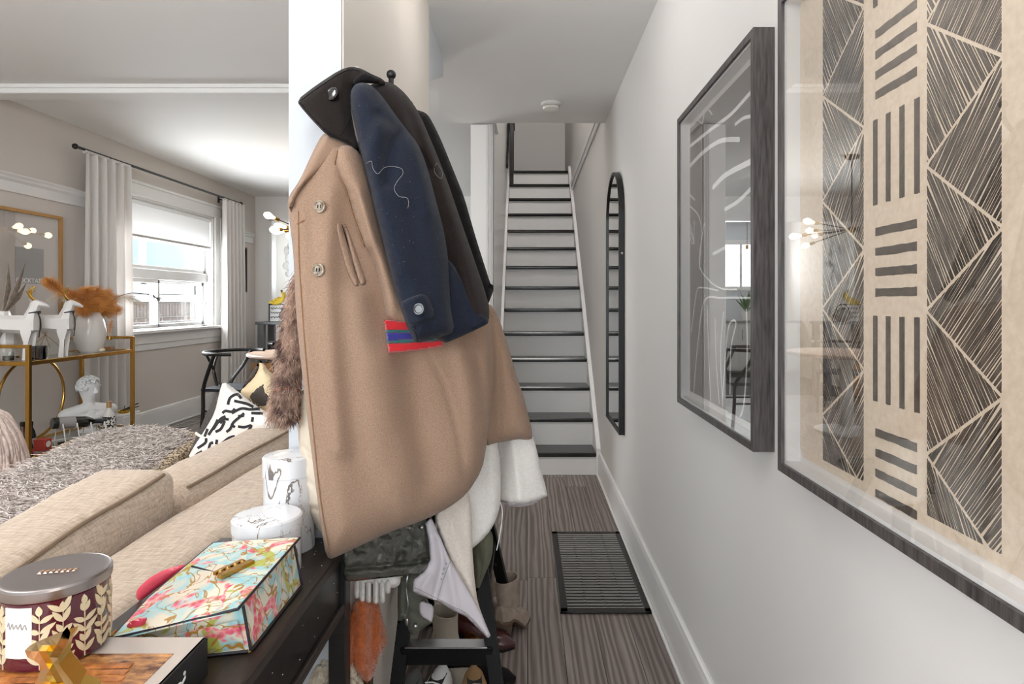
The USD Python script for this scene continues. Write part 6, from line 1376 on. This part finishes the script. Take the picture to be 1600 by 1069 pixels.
OR = Puff([(554, 938), (575, 930), (592, 940), (596, 960), (603, 985), (605, 1006), (590, 1030), (582, 1062), (570, 1066), (556, 1050), (540, 1042), (527, 1028), (532, 1005), (543, 980)], lambda a, b: 1.31 + .0016 * (a - 530), .03, .015, R=18, it=1, step=4.5, noise=.012, nscale=16, folds=[([(555, 950), (552, 1040)], 4, -.02), ([(570, 950), (567, 1050)], 6, .012), ([(584, 950), (582, 1030)], 4, -.014)])
part(t_, 'body', OR.mesh(), M['orange'], smooth=True)
rg = np.random.default_rng(77); hs_ = []
while len(hs_) < 1800:
    px, py = rg.uniform(527, 606), rg.uniform(932, 1066)
    if contains_xy(OR.poly, px, py):
        p = OR.at(px, py, -.001); d = rg.normal(0, 1, 3) + (0, -.8, -.4); d /= np.linalg.norm(d); hs_.append(np.array([p, p + d * .008]))
curves(t_, 'fuzz', hs_, .0009, M['orange'])
t_ = coat('sherpa_jacket', 'cream sherpa jacket heaped at the bottom beside the console', 'jacket', (525, 1050, 1.5))
SH = Puff([(478, 1085), (486, 1060), (500, 1033), (515, 1027), (528, 1033), (538, 1027), (552, 1034), (563, 1056), (572, 1085)], lambda a, b: 1.30 + .001 * (a - 480), .05, .03, R=22, it=2, step=4, noise=.04, nscale=10, folds=[([(530, 1030), (532, 1080)], 4, -.02)])
part(t_, 'body', SH.mesh(), M['sherpa'], smooth=True)
rg = np.random.default_rng(78); cu = []
while len(cu) < 420:
    px, py = rg.uniform(478, 572), rg.uniform(1028, 1084)
    if contains_xy(SH.poly.buffer(-1), px, py): cu.append(ball(SH.at(px, py, .001), rg.uniform(.004, .007), 1))
part(t_, 'curl', cu, M['sherpa'], kind='stuff', smooth=True)

# ------------------------------------------------------------------ bar stool under the coats
cx, zs = -.24, .66
t = thing('step_stool', 'black wooden step stool with a metal foot plate buried under the hanging coats', 'stool', (cx, 1.95, 0))
leg = {}
for sx in (-1, 1):
    for sy in (-1, 1):
        a, b = np.array([cx + sx * .075, 1.90 + sy * .09, zs]), np.array([cx + (.185 if sx > 0 else -.128), 1.62 if sy < 0 else 2.29, 0.0]); leg[sx, sy] = (a, b)
        part(t, 'leg', bar(a, b, .030, .036), M['stool_black'], smooth=False)
at2 = lambda k, z: leg[k][0] + (leg[k][1] - leg[k][0]) * (zs - z) / zs
for sy, z, hgt in ((-1, .235, .05), (1, .30, .04)):
    p, q = at2((-1, sy), z), at2((1, sy), z)
    r_ = part(t, 'rung', box(p[0], q[0], p[1] - .014, p[1] + .014, z - hgt / 2, z + hgt / 2, .003), M['stool_black'], smooth=False)
    if sy < 0: part(r_, 'foot_plate', box(p[0] + .014, q[0] - .014, p[1] - .022, p[1] + .022, z + hgt / 2, z + hgt / 2 + .005, .0015), M['steel'], smooth=False, label='metal foot plate')
for sx in (-1, 1): part(t, 'brace', bar(at2((sx, -1), .38), at2((sx, 1), .38), .022, .03), M['black_paint'], smooth=False)
part(t, 'upright', box(-.390, -.367, 1.425, 1.455, 0, zs, .002), M['black_wood'], smooth=False)
part(t, 'seat', box(cx - .13, cx + .15, 1.75, 2.05, zs - .005, zs + .03, .012), M['black_paint'])

# ------------------------------------------------------------------ shoes on the floor
def shoe(name, label, cat, c, rot, L_=.26, shaft=0.0, heel=.02, m=None, sole=None, low=.055, open_=.6, lean=0.0, toe=1.0, roll=0, laces=False, lift=0.0):
    """Lofted shoe pointing along local +x: sole, upper, optional shaft and heel."""
    t = thing(name, label, cat, c)
    T = trimesh.transformations.euler_matrix(roll, lean, rot)
    def put(q): q = tm(q).copy(); q.apply_transform(T); q.apply_translation(np.array(c) + (0, 0, lift)); return q
    h0 = lambda x: heel * max(0, min(1, (.55 * L_ - x) / (.35 * L_)))
    wd = lambda s: (.030 + .014 * math.sin(min(1, s * 1.25) * PI * .9) + .006 * s) * (1 if s < .93 else toe * .75) * math.sqrt(max(.02, 1 - max(0, (s - .72) / .28) ** 2.2)) * math.sqrt(min(1, .25 + s / .07))
    ss = np.linspace(0.0, 1.0, 17); n = 14; rows = []; srows = []
    for s in ss:
        x_ = s * L_; w = wd(s); h = (low * (1.25 - .65 * s) if s > .3 else low * 1.1) * (1 if s < .85 else max(.45, 1 - (s - .85) / .15 * .5))
        a = np.linspace(-.15, PI + .15, n); rows.append(np.c_[np.full(n, x_), np.cos(a) * w, h0(x_) + .008 + np.maximum(np.sin(a), -.1) ** 1 * h * np.where(np.sin(a) > 0, np.abs(np.sin(a)) ** -.25, 1) * np.ones(n)])
        srows.append(np.array([(x_, -w * 1.06, h0(x_)), (x_, w * 1.06, h0(x_)), (x_, w * 1.06, h0(x_) + .010), (x_, -w * 1.06, h0(x_) + .010)]))
    def loft(R_):
        k = len(R_[0]); v = np.vstack(R_); f = []
        for i in range(len(R_) - 1):
            for j in range(k):
                l = (j + 1) % k; f += [(i * k + j, (i + 1) * k + j, (i + 1) * k + l), (i * k + j, (i + 1) * k + l, i * k + l)]
        for i, fl_ in ((0, 1), (len(R_) - 1, -1)):
            b = len(v); v = np.vstack([v, R_[i].mean(0)]); f += [(b, i * k + (j + 1) % k, i * k + j)[::fl_] for j in range(k)]
        return trimesh.Trimesh(v, f, process=False)
    part(t, 'sole', put(loft(srows)), sole or M['black_wood'], smooth=30)
    up = part(t, 'upper', put(loft(rows)), m, smooth=50)
    if heel > .03: part(t, 'heel', put(hull([(a, b, z) for a in (.012, .062) for b in (-.026, .026) for z in (heel * .96,)] + [(a, b, 0) for a in (.016, .052) for b in (-.020, .020)])), sole or M['black_wood'], smooth=False)
    if shaft:
        z0 = heel + low * .75; k = 20
        ring = lambda x0, rx, ry, z: [(x0 + rx * math.cos(a), ry * math.sin(a), z) for a in np.arange(k) / k * 2 * PI]
        R_ = [np.array(ring(x0, rx, ry, z)) for x0, rx, ry, z in ((.075, .066, .034, z0), (.064, .056, .035, z0 + shaft * .35), (.058, .054, .038, z0 + shaft * .7), (.056, .057, .041, z0 + shaft), (.056, .052, .036, z0 + shaft + .001), (.056, .048, .032, z0 + shaft * .4), (.06, .02, .015, z0 + shaft * .35))]
        part(t, 'shaft', put(loft(R_)), m, smooth=50)
        part(t, 'shaft_seam', put(tube([(.056, .0385, z0 + shaft), (.06, .0365, z0 + shaft * .5), (.065, .034, z0)], .0012, 5)), sole or M['black_wood'])
    else: part(t, 'opening', put(hull([(a, b, heel + low * 1.03 + d) for a, b in ((.02, 0), (.04, .022), (.10, .022), (.12, 0), (.10, -.022), (.04, -.022)) for d in (0, .004)])), M['black_wood'], smooth=False)  # black slab in place of the shaded hollow of a low shoe
    if laces:
        for k in range(5): part(t, 'lace', put(tube([(.11 + k * .018, s * .022, heel + low * (1.10 - k * .07) + .012 - abs(s) * .004) for s in np.linspace(-1, 1, 5)], .0022, 6)), M['white_matte'])
    return t
M['taupe'] = mat('taupe_suede', (172, 156, 142), .85, col2=(150, 134, 120), scale=24, bump=.2, bscale=200)
M['taupe_sole'] = mat('stacked_heel', (112, 92, 78), .6)
M['maroon_patent'] = mat('maroon_leather', (74, 34, 34), .2, coat=.5)
M['stone'] = mat('stone_leather', (184, 174, 158), .7, bump=.2, bscale=120)
M['tan_suede'] = mat('tan_suede', (168, 132, 90), .85)
shoe('ankle_boot', 'taupe suede ankle boot standing on the hall floor, outer of the pair by the partition', 'boot', (-.098, 2.17, 0), 1.12, .21, .105, .062, M['taupe'], M['taupe_sole'], low=.050)
shoe('ankle_boot', 'taupe suede ankle boot half behind its twin, nearer the coats', 'boot', (-.172, 2.24, 0), 1.30, .21, .105, .062, M['taupe'], M['taupe_sole'], low=.050)
shoe('lace_up_boot', 'stone leather ankle boot standing on the floor left under the step stool', 'boot', (-.31, 2.08, 0), -.9, .25, .10, .035, M['stone'], M['taupe_sole'], laces=True)
shoe('maroon_boot', 'shiny maroon leather boot under the step stool rung', 'boot', (-.28, 2.20, 0), -.3, .25, .10, .04, M['maroon_patent'], M['black_wood'])
shoe('black_sandal', 'black strappy shoe in front of the maroon boot', 'shoe', (-.27, 1.985, 0), -.2, .24, 0, .03, M['blackcloth'], M['black_wood'], low=.035)
shoe('gold_flat', 'gold metallic flat shoe deep under the step stool', 'shoe', (-.20, 2.13, 0), -1.3, .22, 0, .012, M['gold'], M['tan_suede'], low=.034)
shoe('white_sneaker', 'white sneaker with laces at the bottom under the stool rung', 'shoe', (-.255, 1.88, 0), -1.75, .27, 0, .02, M['white_matte'], M['white_matte'], low=.065, laces=True)
shoe('tan_shoe', 'tan suede shoe at the bottom right of the white sneaker', 'shoe', (-.165, 1.89, 0), -1.45, .25, 0, .02, M['tan_suede'], M['taupe_sole'], low=.055, laces=True)
shoe('black_sneaker', 'dark grey sneaker left of the white sneaker under the stool', 'shoe', (-.335, 1.86, 0), -1.72, .26, 0, .02, M['slate'], M['white_matte'], low=.06, laces=True)
